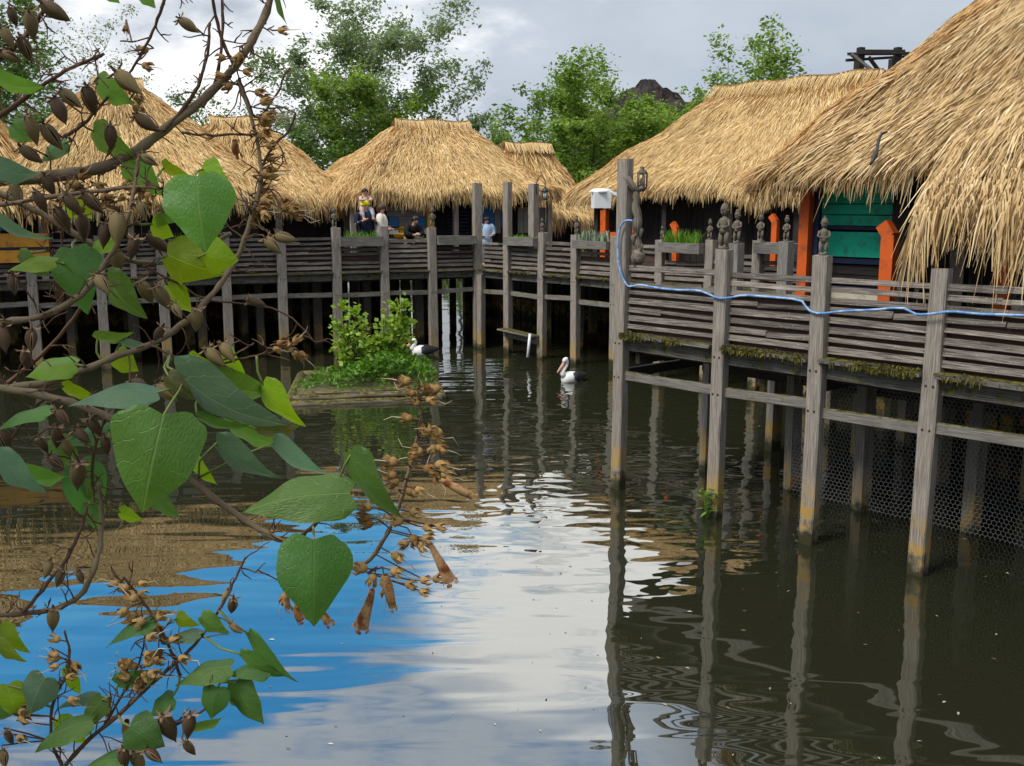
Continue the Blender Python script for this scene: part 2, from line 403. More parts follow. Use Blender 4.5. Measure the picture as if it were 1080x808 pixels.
# ------------------------------------------------------------------ water and ground
def water():
    t = NT('pond_water'); P = t.pos()
    x = t.n('ShaderNodeSeparateXYZ'); t.l(P, x.inputs[0])
    big = t.noise(P, .6, 1, .5, (1, 1.6, 1), .5); mid = t.noise(P, 2.1, 1.2, .45, (1, 1.35, 1), .6); fine = t.noise(P, 6.0, 0, .5, (.8, 1.4, 1), .2)
    comb = t.noise(P, 1.0, 1, .5, (.55, 3.2, 1), .3)
    zone = t.noise(P, .16, 2, .5, (1, 1, 1))
    # the stretch by the posts is ruffled; the pool in front is nearly still
    ruff = t.math('MULTIPLY', t.step(x.outputs[1], 7.5, 12.0, .07, 1.0), t.step(x.outputs[0], -1.8, 1.6, .10, .8))
    ruff = t.math('MULTIPLY', ruff, t.step(zone, .3, .65, .45, 1.0))
    h = t.math('ADD', t.math('ADD', t.math('MULTIPLY', big, .020), t.math('MULTIPLY', comb, .0065)), t.math('MULTIPLY', t.math('ADD', t.math('MULTIPLY', mid, .018), t.math('MULTIPLY', fine, .0022)), ruff))
    # rings spreading from something that broke the surface near the posts
    def ring(cx, cy, k, amp, rad):
        dx_ = t.math('SUBTRACT', x.outputs[0], cx); dy_ = t.math('SUBTRACT', x.outputs[1], cy)
        d = t.math('SQRT', t.math('ADD', t.math('MULTIPLY', dx_, dx_), t.math('MULTIPLY', dy_, dy_)))
        return t.math('MULTIPLY', t.math('SINE', t.math('MULTIPLY', d, k)), t.step(d, rad, .1, 0, amp))
    c1 = at_h(575, 525, 0); h = t.math('ADD', h, ring(c1.x, c1.y, 24, .0010, 1.1))
    c3 = at_h(606, 398, 0); h = t.math('ADD', h, ring(c3.x, c3.y, 16, .0028, 2.0))
    nb = t.bump(h, 1.0, 1.0)
    body = t.n('ShaderNodeBsdfDiffuse'); body.inputs[0].default_value = (.020, .021, .011, 1)
    gl = t.n('ShaderNodeBsdfGlossy'); gl.inputs['Roughness'].default_value = .012; gl.inputs[0].default_value = (.95, .96, .95, 1); t.l(nb, gl.inputs['Normal'])
    fr = t.n('ShaderNodeFresnel'); fr.inputs[0].default_value = 2.9; t.l(nb, fr.inputs['Normal'])
    ms = t.n('ShaderNodeMixShader'); t.l(fr.outputs[0], ms.inputs[0]); t.l(body.outputs[0], ms.inputs[1]); t.l(gl.outputs[0], ms.inputs[2])
    t.l(ms.outputs[0], t.out.inputs[0]); return t.m
mb = MB(); mb.quad([(-120, 1.2, 0), (120, 1.2, 0), (120, 62, 0), (-120, 62, 0)])
tag(mb.build('water', water()), kind='structure')
def ground_mat():
    t = NT('bank_ground'); P = t.pos(); a = t.noise(P, .6, 6, .65); b = t.noise(P, 9, 4, .6)
    c = t.mix(t.step(a, .4, .62), (.05, .075, .02), (.11, .085, .05)); c = hsv(t, c, t.math('ADD', b, .5))
    t.pbr(c, .95, .1, t.bump(b, .5, .05)); return t.m
GM = ground_mat()
def grid_ground(name, x0, x1, y0, y1, nx, ny, hf):
    mb = MB(); V = []; F = []
    for j in range(ny + 1):
        for i in range(nx + 1):
            x = x0 + (x1 - x0) * i / nx; y = y0 + (y1 - y0) * j / ny; V.append((x, y, hf(x, y)))
    for j in range(ny):
        for i in range(nx):
            a = j * (nx + 1) + i; F.append((a, a + 1, a + nx + 2, a + nx + 1))
    mb.add(V, F, [[(0, 0)] * 4] * len(F), 0, True)
    return tag(mb.build(name, GM), kind='structure')
grid_ground('far_bank', -400, 400, 50, 1500, 60, 40, lambda x, y: min(.9, (y - 52) * .3) + .5 * math.sin(x * .11) * math.cos(y * .05) * (1 if y > 60 else 0))
grid_ground('near_bank', -60, 60, -60, 2.6, 40, 30, lambda x, y: max(-.5, min(1.9, (1.6 - y) * 1.4)) + .05 * math.sin(x * 3))
grid_ground('pond_bed', -130, 130, 1, 64, 4, 4, lambda x, y: -1.2)

# ------------------------------------------------------------------ boardwalks
PW, PD = .165, .135
M['gap_backing'] = wood('gap_backing_boards', (.095, .052, .038), (.04, .025, .02), vary=.4)
M['bolt'] = plain('rusty_bolt', (.05, .03, .02), .7, .3, .4, 40)
def post_mb(P, along, away, top, w=PW, d=PD, foot=-.7, cut=.0):
    mb = MB(); lean = Vector((random.uniform(-.035, .035), random.uniform(-.035, .035), 0))
    a = P + Z * foot - P.z * Z; b = Vector((P.x, P.y, top)) + lean
    # two slightly staggered timbers so that the long post is not a perfect prism
    mb.timber(a, b, w, d, up=away, segs=9, bev=.013, jit=.006)
    for zz in (1.47, DECK - .1):
        for k in (-1, 1): c = a.lerp(b, (zz - foot) / (top - foot)) + along * k * w * .22 - away * d * .5; mb.lathe([(.013, -.01), (.013, .007), (.006, .011)], c, -away, 6, 1)
    return mb
def railing(mb, p, q, away, h0, h1, n, th=.028, gap=.37, mat=0, irr=.008):
    step = (h1 - h0) / n
    for k in range(n):
        z = h0 + step * (k + .5); j1, j2 = random.uniform(-irr, irr), random.uniform(-irr, irr)
        a = p + Z * (z + j1) + away * random.uniform(0, .012); b = q + Z * (z + j2) + away * random.uniform(0, .012)
        d = (b - a).normalized(); up = (Z * 1.0 + away * random.uniform(.18, .42)).normalized()
        hh = step * (1 - gap) * random.uniform(.8, 1.12); r = random.random()
        if r < .05 and k > 1: continue
        if r < .35:
            f = random.uniform(.25, .75); c = a.lerp(b, f); dz = Z * random.uniform(-.018, .012)
            mb.bar(a, c - (b - a) * .004, th, hh, up=up, mat=mat, jit=.006); mb.bar(c + dz, b, th, hh * random.uniform(.75, 1.0), up=up, mat=mat, jit=.007)
        else: mb.bar(a, b, th, hh, up=up, mat=mat, jit=.005)
        for e in (a.lerp(b, .03), a.lerp(b, .97)): mb.lathe([(.006, -.004), (.005, .004)], e - away * (th * .55), -away, 5, 1)
def dirt(P): return Vector((P.x, P.y, 0))

def boardwalk(root, base, along, away, posts, tops, depth, inner_rows, inner_step, rail_tops, fascia_top=DECK, pw=PW, pd=PD, cross=1.53, slat_n=8, back_to=None, skip_inner=None):
    """posts: distances along; parts of one wing"""
    nb = len(posts)
    for s, tp in zip(posts, tops):
        post_mb(base + along * s, along, away, tp, pw, pd).build('post', [M['post'], M['bolt']], root)
    for i in range(nb - 1):
        p = base + along * (posts[i] + pw / 2 - .01) + away * .02; q = base + along * (posts[i + 1] - pw / 2 + .01) + away * .02
        mb = MB(); h1, n = rail_tops[i]
        railing(mb, p, q, away, DECK + .07, h1, n)
        mb.build('rail_panel', [M['slat'], M['bolt']], root)
        if n > 5 or True:
            mb = MB(); hb = min(h1 - .12, 2.62); kk = 3
            for b_ in range(kk): zz = DECK + .04 + (hb - DECK - .04) * (b_ + .5) / kk; mb.bar(p + away * .055 + Z * zz, q + away * .055 + Z * zz, .018, (hb - DECK - .04) / kk - .006, up=Z, jit=.003)
            mb.build('backing_board', M['gap_backing'], root)  # boards added behind the slats to keep the see-through gaps dark
        mb = MB(); mb.bar(p + away * .03 + Z * (DECK - .105), q + away * .03 + Z * (DECK - .105), .05, .17, up=Z, jit=.006)
        e = .015 + random.uniform(-.01, .03)
        mb.bar(p - away * .05 + Z * (DECK + .012), q - away * .05 + Z * (DECK + .012 + random.uniform(-.01, .01)), .16, .045, up=Z, jit=.008)
        mb.build('edge_board', M['fascia'], root)
        mb = MB(); zc = cross + random.uniform(-.03, .03)
        mb.timber(p + Z * (zc - .06), q + Z * (zc - .06 + random.uniform(-.04, .04)), .055, .115, up=Z, segs=5, bev=.008, jit=.005)
        mb.build('cross_brace', M['beam'], root)

# left wing
pxA = [-40, 36, 108, 175, 240, 299, 355.5, 407.5, 457.3]
sA = [s_at_A(x) for x in pxA] + [0.0]
topA = [2.95, 2.95, 2.95, 3.0, 3.0, 2.9, 3.08, 3.1, 3.06, 4.16]
root = thing('boardwalk', AN(-6, 0, 0), 'long grey timber boardwalk on stilts below the row of thatched huts behind the green islet', 'boardwalk')
boardwalk(root, AN(0, 0), A_, NA, sA, topA, 9, (), 1.5, [(2.9, 8)] * 4 + [(2.88, 7), (2.88, 7), (2.60, 5), (2.80, 6), (2.60, 5)], pw=.21, pd=.18)
BW_A = root
# corner wing
pxB = [536, 571.5, 607.5, 649, 697, 747, 800, 853]
sB0 = s_at_B(504)
sB = [s_at_B(x) for x in pxB]
topB = [4.16, 2.98, 2.95, 2.95, 2.9, 2.93, 2.95, 2.95]
rootB = thing('boardwalk', UN(-15, NB, 0), 'short corner stretch of mossy boardwalk between the tall corner posts and the thickest post', 'boardwalk')
boardwalk(rootB, UN(0, NB), U, N, [sB0 + .12] + sB, [DECK - .1] + topB, 8, (), 1.3, [(2.72, 6), (2.60, 5), (2.80, 6), (2.60, 5), (2.82, 6), (2.6, 5), (2.82, 6), (2.6, 5)], pw=.19, pd=.16)
# near wing
sC = [UNs for UNs in (-8.51, -6.96, -5.70, -4.46, -3.2, -1.9, -.6, .7)]
topC = [4.16, 3.12, 3.10, 3.02, 3.05, 3.05, 3.05, 3.05]
rootC = thing('boardwalk', UN(-5, NC, 0), 'nearest boardwalk with mossy edge boards and a blue hose along its slatted railing', 'boardwalk')
boardwalk(rootC, UN(0, NC), U, N, sC, topC, 7, (), 1.3, [(2.90, 8), (2.89, 8), (2.9, 8), (2.9, 8), (2.9, 8), (2.9, 8), (2.9, 8)])
# decks and their hidden frames
def deck(root, P, along, w, away, d, h=DECK - .02):
    mb = MB(); n = max(2, int(d / .14))
    for k in range(n):
        a = P + away * (d * (k + .5) / n) + Z * (h - .02 + random.uniform(-.004, .004)); mb.bar(a, a + along * w, d / n - .012, .04, up=Z)
    mb.build('deck_boards', M['deck'], root)
    mb = MB()
    for k in range(int(d / 1.3) + 1):
        a = P + away * (.12 + k * 1.3) + Z * (h - .13); mb.bar(a, a + along * w, .07, .17, up=Z)
    mb.build('deck_joists', M['dark_wood'], root)
deck(BW_A, AN(-17.5, .06), A_, 17.5, NA, 8.0)
deck(rootB, UN(sB0 - 4.5, NB + .3), U, 19.5, N, 7.5)
deck(rootC, UN(-8.56, NC + .06), U, 10.0, N, 7.0)
def inner(root, fn, ss, nn, w=.15, skip=lambda s, n: False, mat='post_shaded', foot=-.6):
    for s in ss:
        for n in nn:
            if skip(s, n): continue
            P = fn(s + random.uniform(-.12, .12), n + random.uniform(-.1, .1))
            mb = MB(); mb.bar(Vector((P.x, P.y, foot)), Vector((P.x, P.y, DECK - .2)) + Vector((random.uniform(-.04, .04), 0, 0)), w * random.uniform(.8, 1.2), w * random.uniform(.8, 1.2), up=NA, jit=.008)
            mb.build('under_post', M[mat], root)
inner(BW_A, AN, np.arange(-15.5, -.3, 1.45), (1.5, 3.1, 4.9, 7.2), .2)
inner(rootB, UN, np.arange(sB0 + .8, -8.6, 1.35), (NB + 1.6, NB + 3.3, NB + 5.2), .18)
inner(rootC, UN, (-8.42, -7.1, -5.85, -4.6, -3.3), (NC + 1.6,), .15, mat='post')
inner(rootC, UN, (-8.42, -7.1, -5.85, -4.6, -3.3, -2), (NC + 3.2, NC + 4.8), .15, mat='post')
# braces running back under the near wing
mb = MB(); mb.bar(UN(-8.5, NC + .1, 1.5), UN(-8.5, NC + 4.8, 1.52), .06, .12, up=Z); mb.build('cross_brace', M['dark_wood'], rootC)
for s in (-8.42, -5.85, -3.3):
    mb = MB(); mb.bar(UN(s + .12, NC + .1, 1.72), UN(s + .12, NC + 6.8, 1.72), .07, .15, up=Z); mb.build('deck_beam', M['dark_wood'], rootC)
mb = MB(); mb.bar(UN(-8.5, NC + 1.68, 1.42), UN(-2, NC + 1.68, 1.45), .06, .11, up=Z); mb.build('cross_brace', M['dark_wood'], rootC)

# chicken wire hung from the second row of posts under the near wing
def wire_netting():
    n_ = NC + 1.66; s0, s1 = -7.05, -1.0; z0, z1 = -.15, 1.78; cw = .062; rows = int((z1 - z0) / (cw * .75)); cols = int((s1 - s0) / (cw * .866))
    V = []; F = []; r = .0027
    def seg(a, b):
        d = (b - a).normalized(); x = d.cross(N).normalized() * r; y = N * r; k = len(V)
        for p in (a, b):
            V.extend([p + x, p - x * .5 + y * .87, p - x * .5 - y * .87])
        F.extend([(k, k + 1, k + 4, k + 3), (k + 1, k + 2, k + 5, k + 4), (k + 2, k, k + 3, k + 5)])
    def pt(s, z): 
        sag = .05 * math.sin(s * 2.3) * math.sin(z * 1.7 + s) + .02 * math.sin(s * 7 + z * 3)
        return UN(s, n_ - .1 + sag, z)
    for j in range(rows):
        for i in range(cols):
            s = s0 + (i + .5 * (j % 2)) * cw * .866; z = z0 + j * cw * .75
            a, b = pt(s, z), pt(s, z + cw * .5)
            seg(a, b); seg(b, pt(s + cw * .433, z + cw * .75)); seg(b, pt(s - cw * .433, z + cw * .75))
    me = raw_mesh('wire_netting', np.array([tuple(v) for v in V]), np.array(F), plain('galvanised_wire', (.36, .36, .33), .5, .3, .5))
    tag(link('wire_netting', me), 'chicken wire netting hanging into the water under the nearest boardwalk', 'netting')
wire_netting()

# dark board screens, added to block light and darken the space under the huts
def screening(label, fn, ranges, n_, top=DECK - .15):
    root = thing('added_shade_screen', fn(sum(ranges[0]) / 2, n_), label, 'screening')
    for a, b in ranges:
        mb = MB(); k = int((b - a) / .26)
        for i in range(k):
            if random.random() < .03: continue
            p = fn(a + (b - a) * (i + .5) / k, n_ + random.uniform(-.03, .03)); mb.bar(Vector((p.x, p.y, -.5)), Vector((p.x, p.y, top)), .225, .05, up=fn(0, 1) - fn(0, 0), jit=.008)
        mb.bar(fn(a, n_ + .08, (top - .5) / 2), fn(b, n_ + .08, (top - .5) / 2), .04, top + .5, up=Z); mb.build('screen_boards', M['shade_screen'], root)
M['shade_screen'] = wood('shade_screen_boards', (.055, .05, .042), (.022, .02, .017), water=True, vary=.5)
screening('added dark board bulkhead in the gloom under the left boardwalk', AN, [(-17, s_at_A(368, 7.6)), (s_at_A(379, 7.6), s_at_A(422, 7.6)), (s_at_A(436, 7.6), s_at_A(467, 7.6)), (s_at_A(475, 7.6), s_at_A(482, 7.6)), (s_at_A(489, 7.6), s_at_A(520, 7.6))], 7.6)
screening('added dark board bulkhead in the gloom under the long hut', UN, [(-26.0, -6.0)], NB + 5.6)
screening('added dark board bulkhead in the gloom under the nearest boardwalk', UN, [(-6.9, -3.55), (-3.4, -2.0), (-1.8, 1.0)], NC + 6.2)

def moss(root, fn, s0, s1, n_, seed, dens=1500):
    g = random.Random(seed); mb = MB(); L = s1 - s0
    for k in range(int(L * dens)):
        s = s0 + L * g.random()
        if math.sin(s * 2.9 + seed) + .7 * math.sin(s * 7.3) + g.gauss(0, .5) < .1: continue
        o = fn(s, n_ - .05 + g.uniform(-.09, .05), DECK + .035 + g.uniform(-.01, .012)); hang = g.random() < .35
        d = (Vector((g.gauss(0, 1), g.gauss(0, 1), .4)) if not hang else Vector((g.gauss(0, .3), g.gauss(0, .3), -1))).normalized(); h = g.uniform(.012, .035) if not hang else g.uniform(.02, .075)
        if hang: o = fn(s, n_ - .125, DECK + .02)
        w_ = Vector((g.gauss(0, 1), g.gauss(0, 1), g.gauss(0, .3))).normalized() * g.uniform(.006, .014)
        mb.quad([o - w_, o + w_, o + d * h + w_ * .4, o + d * h - w_ * .4])
    tag(mb.build('moss', M['moss'], root), kind='stuff')
M['moss'] = foliage_mat('moss_tufts', [(.03, .028, .008), (.07, .065, .012), (.16, .13, .022), (.06, .075, .016)], .1, .9)
for i in range(4): moss(rootC, lambda s, n, h: UN(s, n, h), sC[i] + .1, sC[i + 1] - .1, NC, i + 1)
for i in range(5): moss(rootB, lambda s, n, h: UN(s, n, h), ([sB0] + sB)[i] + .12, ([sB0] + sB)[i + 1] - .12, NB, i + 9, 500)
# ------------------------------------------------------------------ thatched roofs
def rounded_rect(a, b, rc, n=160):
    """perimeter samples of a rounded rectangle, anticlockwise from the front left"""
    pts = []
    segs = [((-a + rc, -b), (a - rc, -b)), ((a, -b + rc), (a, b - rc)), ((a - rc, b), (-a + rc, b)), ((-a, b - rc), (-a, -b + rc))]
    cs = [((a - rc, -b + rc), -90), ((a - rc, b - rc), 0), ((-a + rc, b - rc), 90), ((-a + rc, -b + rc), 180)]
    for (p, q), (c, t0) in zip(segs, cs):
        p, q = np.array(p), np.array(q); L = np.linalg.norm(q - p); m = max(2, int(L / .12))
        for k in range(m): pts.append(p + (q - p) * k / m)
        for k in range(8):
            th = math.radians(t0 + 90 * k / 8); pts.append(np.array(c) + rc * np.array([math.cos(th), math.sin(th)]))
    return np.array(pts)
def profile(t, zr, ze, drop, sag):
    t = np.asarray(t, float); z1 = ze + drop
    q = np.clip(t / .93, 0, 1); h = .965 * q; z = zr - (zr - z1) * (q + sag * q * (1 - q))
    e = np.clip((t - .93) / .07, 0, 1)
    h = h + .035 * np.sin(e * np.pi / 2); z = z - drop * (1 - np.cos(e * np.pi / 2)); return h, z
def thatch_roof(name, parent, c, ex, ey, a, b, r, zr, ze, count, slen, swid, mat='thatch', rc=.7, drop=.3, sag=.10, fringe=1500, flen=.45, lift=.05, jitter=.16, seed=1, lumps=.05, ro=0.0, hips=True):
    g = np.random.default_rng(seed)
    ex = np.array(ex)[:3]; ey = np.array(ey)[:3]; c = np.array(c)[:3]
    per = rounded_rect(a, b, rc); nP = len(per)
    seg = np.linalg.norm(np.roll(per, -1, 0) - per, axis=1); cum = np.concatenate([[0], np.cumsum(seg)]); tot = cum[-1]
    ph = g.uniform(0, 6.28, 6)
    def surf(u, t):
        """u: distance along the eave, t: 0 ridge .. 1 eave"""
        u = np.mod(u, tot); i = np.clip(np.searchsorted(cum, u, side='right') - 1, 0, nP - 1); f = (u - cum[i]) / seg[i]
        e = per[i] * (1 - f)[:, None] + per[(i + 1) % nP] * f[:, None]
        rx = np.clip(e[:, 0] * (r / a) * 1.0, -r, r) + ro
        h, z = profile(t, zr, ze, drop, sag)
        x = rx + (e[:, 0] - rx) * h; y = e[:, 1] * h
        wob = lumps * (np.sin(u * 1.3 + ph[0] + t * 5) + .6 * np.sin(u * 3.1 + ph[1] - t * 7) + .5 * np.sin(t * 17 + u * .7 + ph[2]))
        z = z + wob * np.clip(t * 4, .3, 1) + .09 * np.sin(u * .9 + ph[3]) * (t ** 3) + .05 * np.sin(u * 2.7 + ph[4]) * t ** 4
        return c[None] + x[:, None] * ex + y[:, None] * ey + z[:, None] * np.array([0, 0, 1.])
    # packed body of the roof with an underside
    nu, nt = 150, 16; us = np.arange(nu) * tot / nu; ts = np.linspace(0, 1, nt); V = []; 
    for t in ts: V.append(surf(us, np.full(nu, t)))
    top = np.array(V)
    und = []
    for t, dz in ((.97, .06), (.80, -.10), (0.0, -.35)):
        q = surf(us, np.full(nu, t)); q[:, 2] += dz * 1.0
        if t == .97: q[:, 2] -= 0.0
        und.append(q)
    allv = np.concatenate([top, np.array(und)], 0); rows = len(allv); F = []
    I = np.arange(nu); J = (I + 1) % nu
    for k in range(rows - 1): F.append(np.stack([k * nu + I, (k + 1) * nu + I, (k + 1) * nu + J, k * nu + J], 1))
    V0 = allv.reshape(-1, 3); F0 = np.concatenate(F)
    # straw
    def straws(u, t, L, W, down, spread, liftm):
        n = len(u); e = 1e-2
        p = surf(u, t); pd = surf(u, np.clip(t + e, 0, 1.0)); pu = surf(u, np.clip(t - e, 0, 1)); d = pd - pu; d /= np.linalg.norm(d, axis=1)[:, None] + 1e-9
        al = surf(u + .05, t) - surf(u - .05, t); al /= np.linalg.norm(al, axis=1)[:, None] + 1e-9
        nrm = np.cross(al, -d); nrm /= np.linalg.norm(nrm, axis=1)[:, None] + 1e-9
        nrm *= np.sign(nrm[:, 2:3] + .4)
        dd = d + al * g.normal(0, spread, n)[:, None] + np.array([0, 0, -1.]) * down[:, None]; dd /= np.linalg.norm(dd, axis=1)[:, None]
        roll = g.normal(0, .5, n)[:, None]
        side = np.cross(dd, nrm); side /= np.linalg.norm(side, axis=1)[:, None] + 1e-9
        side = side * np.cos(roll) + nrm * np.sin(roll)
        o = p + nrm * g.uniform(-.02, .035, n)[:, None]
        mid = o + dd * (L * .55)[:, None] + nrm * (liftm * g.uniform(.3, 1, n))[:, None]
        tip = o + dd * L[:, None] + nrm * (liftm * g.uniform(-.4, 1.0, n))[:, None] + np.array([0, 0, -1.]) * (L * g.uniform(0, .10, n))[:, None]
        w_ = W[:, None] * .5
        v = np.stack([o - side * w_ * .8, o + side * w_ * .8, mid - side * w_, mid + side * w_, tip - side * w_ * .3, tip + side * w_ * .3], 1)
        return v.reshape(-1, 3)
    # density follows the width of the roof at t
    t = np.sqrt(g.uniform(.004, 1, count)) * .985 if r < a * .35 else (g.uniform(0, 1, count) * .55 + np.sqrt(g.uniform(0, 1, count)) * .45) * .985
    u = g.uniform(0, tot, count)
    cl = np.round(u / .16) * .16; u = np.where(g.uniform(size=count) < .45, cl + g.normal(0, .03, count), u)     # bundles
    s1 = straws(u, t, slen * g.uniform(.55, 1.3, count), swid * g.uniform(.6, 1.4, count), np.full(count, .02), jitter, lift)
    parts = [s1]; uall = [u]
    if fringe:
        u = g.uniform(0, tot, fringe); u = np.where(g.uniform(size=fringe) < .6, np.round(u / .14) * .14 + g.normal(0, .022, fringe), u)
        t = g.uniform(.93, 1.0, fringe); q = g.uniform(.25, 1.0, fringe) * (1 + .35 * np.sin(u * 5.3 + 1.1 * np.sin(u * 2.1)))
        uall.append(u); parts.append(straws(u, t, flen * q, swid * g.uniform(.5, 1.2, fringe), g.uniform(.1, .9, fringe), .12, .015))
    # ridge roll
    nr = int(260 * (2 * r + .6)); x = g.uniform(-r - .12, r + .12, nr) + ro; sg = g.choice([-1, 1], nr)
    zz = zr + .10 + .02 * np.sin(x * 5)
    o = c + x[:, None] * ex + (sg * -.05)[:, None] * ey + zz[:, None] * np.array([0, 0, 1.])
    dd = (sg * .7)[:, None] * ey + g.normal(0, .14, nr)[:, None] * ex + np.array([0, 0, -.62]); L = g.uniform(.25, .6, nr)[:, None]
    tip = o + dd * L; mid = o + dd * L * .45 + np.array([0, 0, .06]); w_ = (swid * g.uniform(.6, 1.4, nr) * .5)[:, None]
    parts.append(np.stack([o - ex * w_, o + ex * w_, mid - ex * w_, mid + ex * w_, tip - ex * w_ * .4, tip + ex * w_ * .4], 1).reshape(-1, 3))
    uall.append(np.full(nr, -9.0)); uu = np.mod(np.concatenate(uall), tot); ang = np.arctan2(per[:, 1] / b, per[:, 0] / a); cu = np.array([cum[int(np.argmin(np.abs(ang - q)))] for q in (-2.356, -.785, .785, 2.356)])
    dc = np.min(np.abs((uu[:, None] - cu[None] + tot / 2) % tot - tot / 2), axis=1); hip = (g.uniform(size=len(uu)) < .75 * np.exp(-(dc / .33) ** 2)) & (np.concatenate(uall) > -5) if hips else np.zeros(len(uu), bool)
    S = np.concatenate(parts); n = len(S) // 6; b0 = np.arange(n)[:, None] * 6
    F1 = np.concatenate([b0 + np.array([[0, 1, 3, 2]]), b0 + np.array([[2, 3, 5, 4]])]) + len(V0)
    V = np.concatenate([V0, S]); F = np.concatenate([F0, F1]); mi = np.concatenate([np.zeros(len(F0)), 1 + hip, 1 + hip])
    me = raw_mesh(name, V, F, [M['thatch_base'], M[mat], M['thatch_hip']], mat_idx=mi)
    return link(name, me, parent)

def wall_panel(name, parent, p, q, h0, h1, mat, boards=6, vertical=False, th=.04):
    mb = MB(); d = (q - p); L = d.length; d = d.normalized(); nrm = d.cross(Z)
    if vertical:
        n = max(2, int(L / .16))
        for k in range(n):
            c = p + d * (L * (k + .5) / n) + Z * ((h0 + h1) / 2) + nrm * random.uniform(-.006, .006); mb.box(c, Z, d, nrm, h1 - h0, L / n - .008, th, 0, .003)
    else:
        for k in range(boards):
            a = p + Z * (h0 + (h1 - h0) * (k + .5) / boards) + nrm * random.uniform(-.006, .006); mb.bar(a, a + d * L, th, (h1 - h0) / boards - .01, up=Z, jit=.003)
    return mb.build(name, M[mat], parent)
def hut(label, cen, ex, ey, a, b, r, zr, ze, count, slen, swid, seed, walls=True, wall_mat='dark_wood', posts=True, pmat='post', **kw):
    root = thing('thatched_hut', Vector((cen.x, cen.y, DECK)), label, 'hut', 'thatched huts along the boardwalk')
    thatch_roof('thatch_roof', root, (cen.x, cen.y, 0), ex, ey, a, b, r, zr, ze, count, slen, swid, seed=seed, **kw)
    c = Vector((cen.x, cen.y, 0)); ex = Vector(ex); ey = Vector(ey)
    if walls:
        ia, ib = a - .75, b - .9; h1 = ze + .55
        for nm, p, q in (('front_wall', (-ia, -ib), (ia, -ib)), ('side_wall', (ia, -ib), (ia, ib)), ('back_wall', (ia, ib), (-ia, ib)), ('side_wall', (-ia, ib), (-ia, -ib))):
            wall_panel('wall', root, c + ex * p[0] + ey * p[1], c + ex * q[0] + ey * q[1], DECK, h1, wall_mat, vertical=True)  # walls coloured dark to stand for the shade under the eave
    if posts:
        for x, y in posts if isinstance(posts, (list, tuple)) else ((-a + .35, -b + .4), (a - .35, -b + .4), (0, -b + .35), (-a + .35, b - .4), (a - .35, b - .4)):
            mb = MB(); p = c + ex * x + ey * y; mb.bar(p + Z * DECK, p + Z * (ze + .04), .13, .13, up=ey, jit=.005); mb.build('hut_post', M[pmat], root)
    return root

def plan(px, py, d): p = at(px, py, d); p.z = 0; return p
# centre hut, parallel to the left wing
cenC = plan(447, 126, 29.6)
hC = hut('thatched hut in the middle with blue shutters and yellow boards under its eave', cenC, A_, NA, 3.15, 3.0, 1.0, 5.95, 3.8, 50000, .36, .014, 3, ro=.27, fringe=7000, flen=.22)
# the small hut behind the corner
cen = plan(556, 180, 31.8)
hS = hut('small thatched hut half hidden behind the middle hut, its short ridge level and pale', cen, A_, NA, 2.0, 1.8, .66, 5.45, 3.05, 10000, .42, .025, 4, fringe=1800)
# left huts
cen = plan(250, 150, 28.6)
hL2 = hut('thatched hut left of the middle hut, half covered by the foreground twigs', cen, A_, NA, 2.85, 2.6, .62, 5.95, 3.6, 34000, .36, .015, 5, fringe=4400, flen=.36)
cen = plan(128, 150, 24.6)
hL1 = hut('tall peaked thatched hut behind the capsules of the foreground branch', cen, A_, NA, 3.6, 2.8, .45, 6.5, 3.6, 42000, .36, .015, 6, fringe=4400, flen=.36)
cen = plan(-62, 150, 22.6)
hL0 = hut('thatched hut cut off by the edge with amber boards below its eave', cen, A_, NA, 2.3, 2.2, .5, 6.5, 3.45, 9000, .55, .028, 8, fringe=2000)
# right-hand huts: the long one behind the corner wing and the big near one
s0 = s_at_B(586, 17.0, 212); 
ridge_l = s_at_B(757, 19.6, 92); s1 = -8.3; aR = (s1 - s0) / 2; rR = aR - (ridge_l - s0)
cen = UN((s0 + s1) / 2, 19.6)
hR1 = hut('long thatched hut with a level ridge behind the thickest post and the grass planter', cen, U, N, aR, 2.6, rR, 6.28, 3.72, 150000, .34, .0115, 9, fringe=16000, flen=.20, lift=.024, posts=[(x, -2.25) for x in (-aR + 1.1, -aR + 3.2, -aR + 5.0, -aR + 6.6)], pmat='dark_wood')
S0 = s_at_B(766, 10.35, 224); S1 = 3.0; aR2 = (S1 - S0) / 2
cen = UN((S0 + S1) / 2, 13.35)
hR2 = hut('big nearest thatched hut with green walls, orange posts and shaggy straw hanging over the rail', cen, U, N, aR2, 3.0, aR2 - 2.6, 6.95, 3.80, 170000, .44, .0125, 10, fringe=14000, walls=False, posts=False, mat='thatch_old', flen=.22, lift=.035, sag=.13)
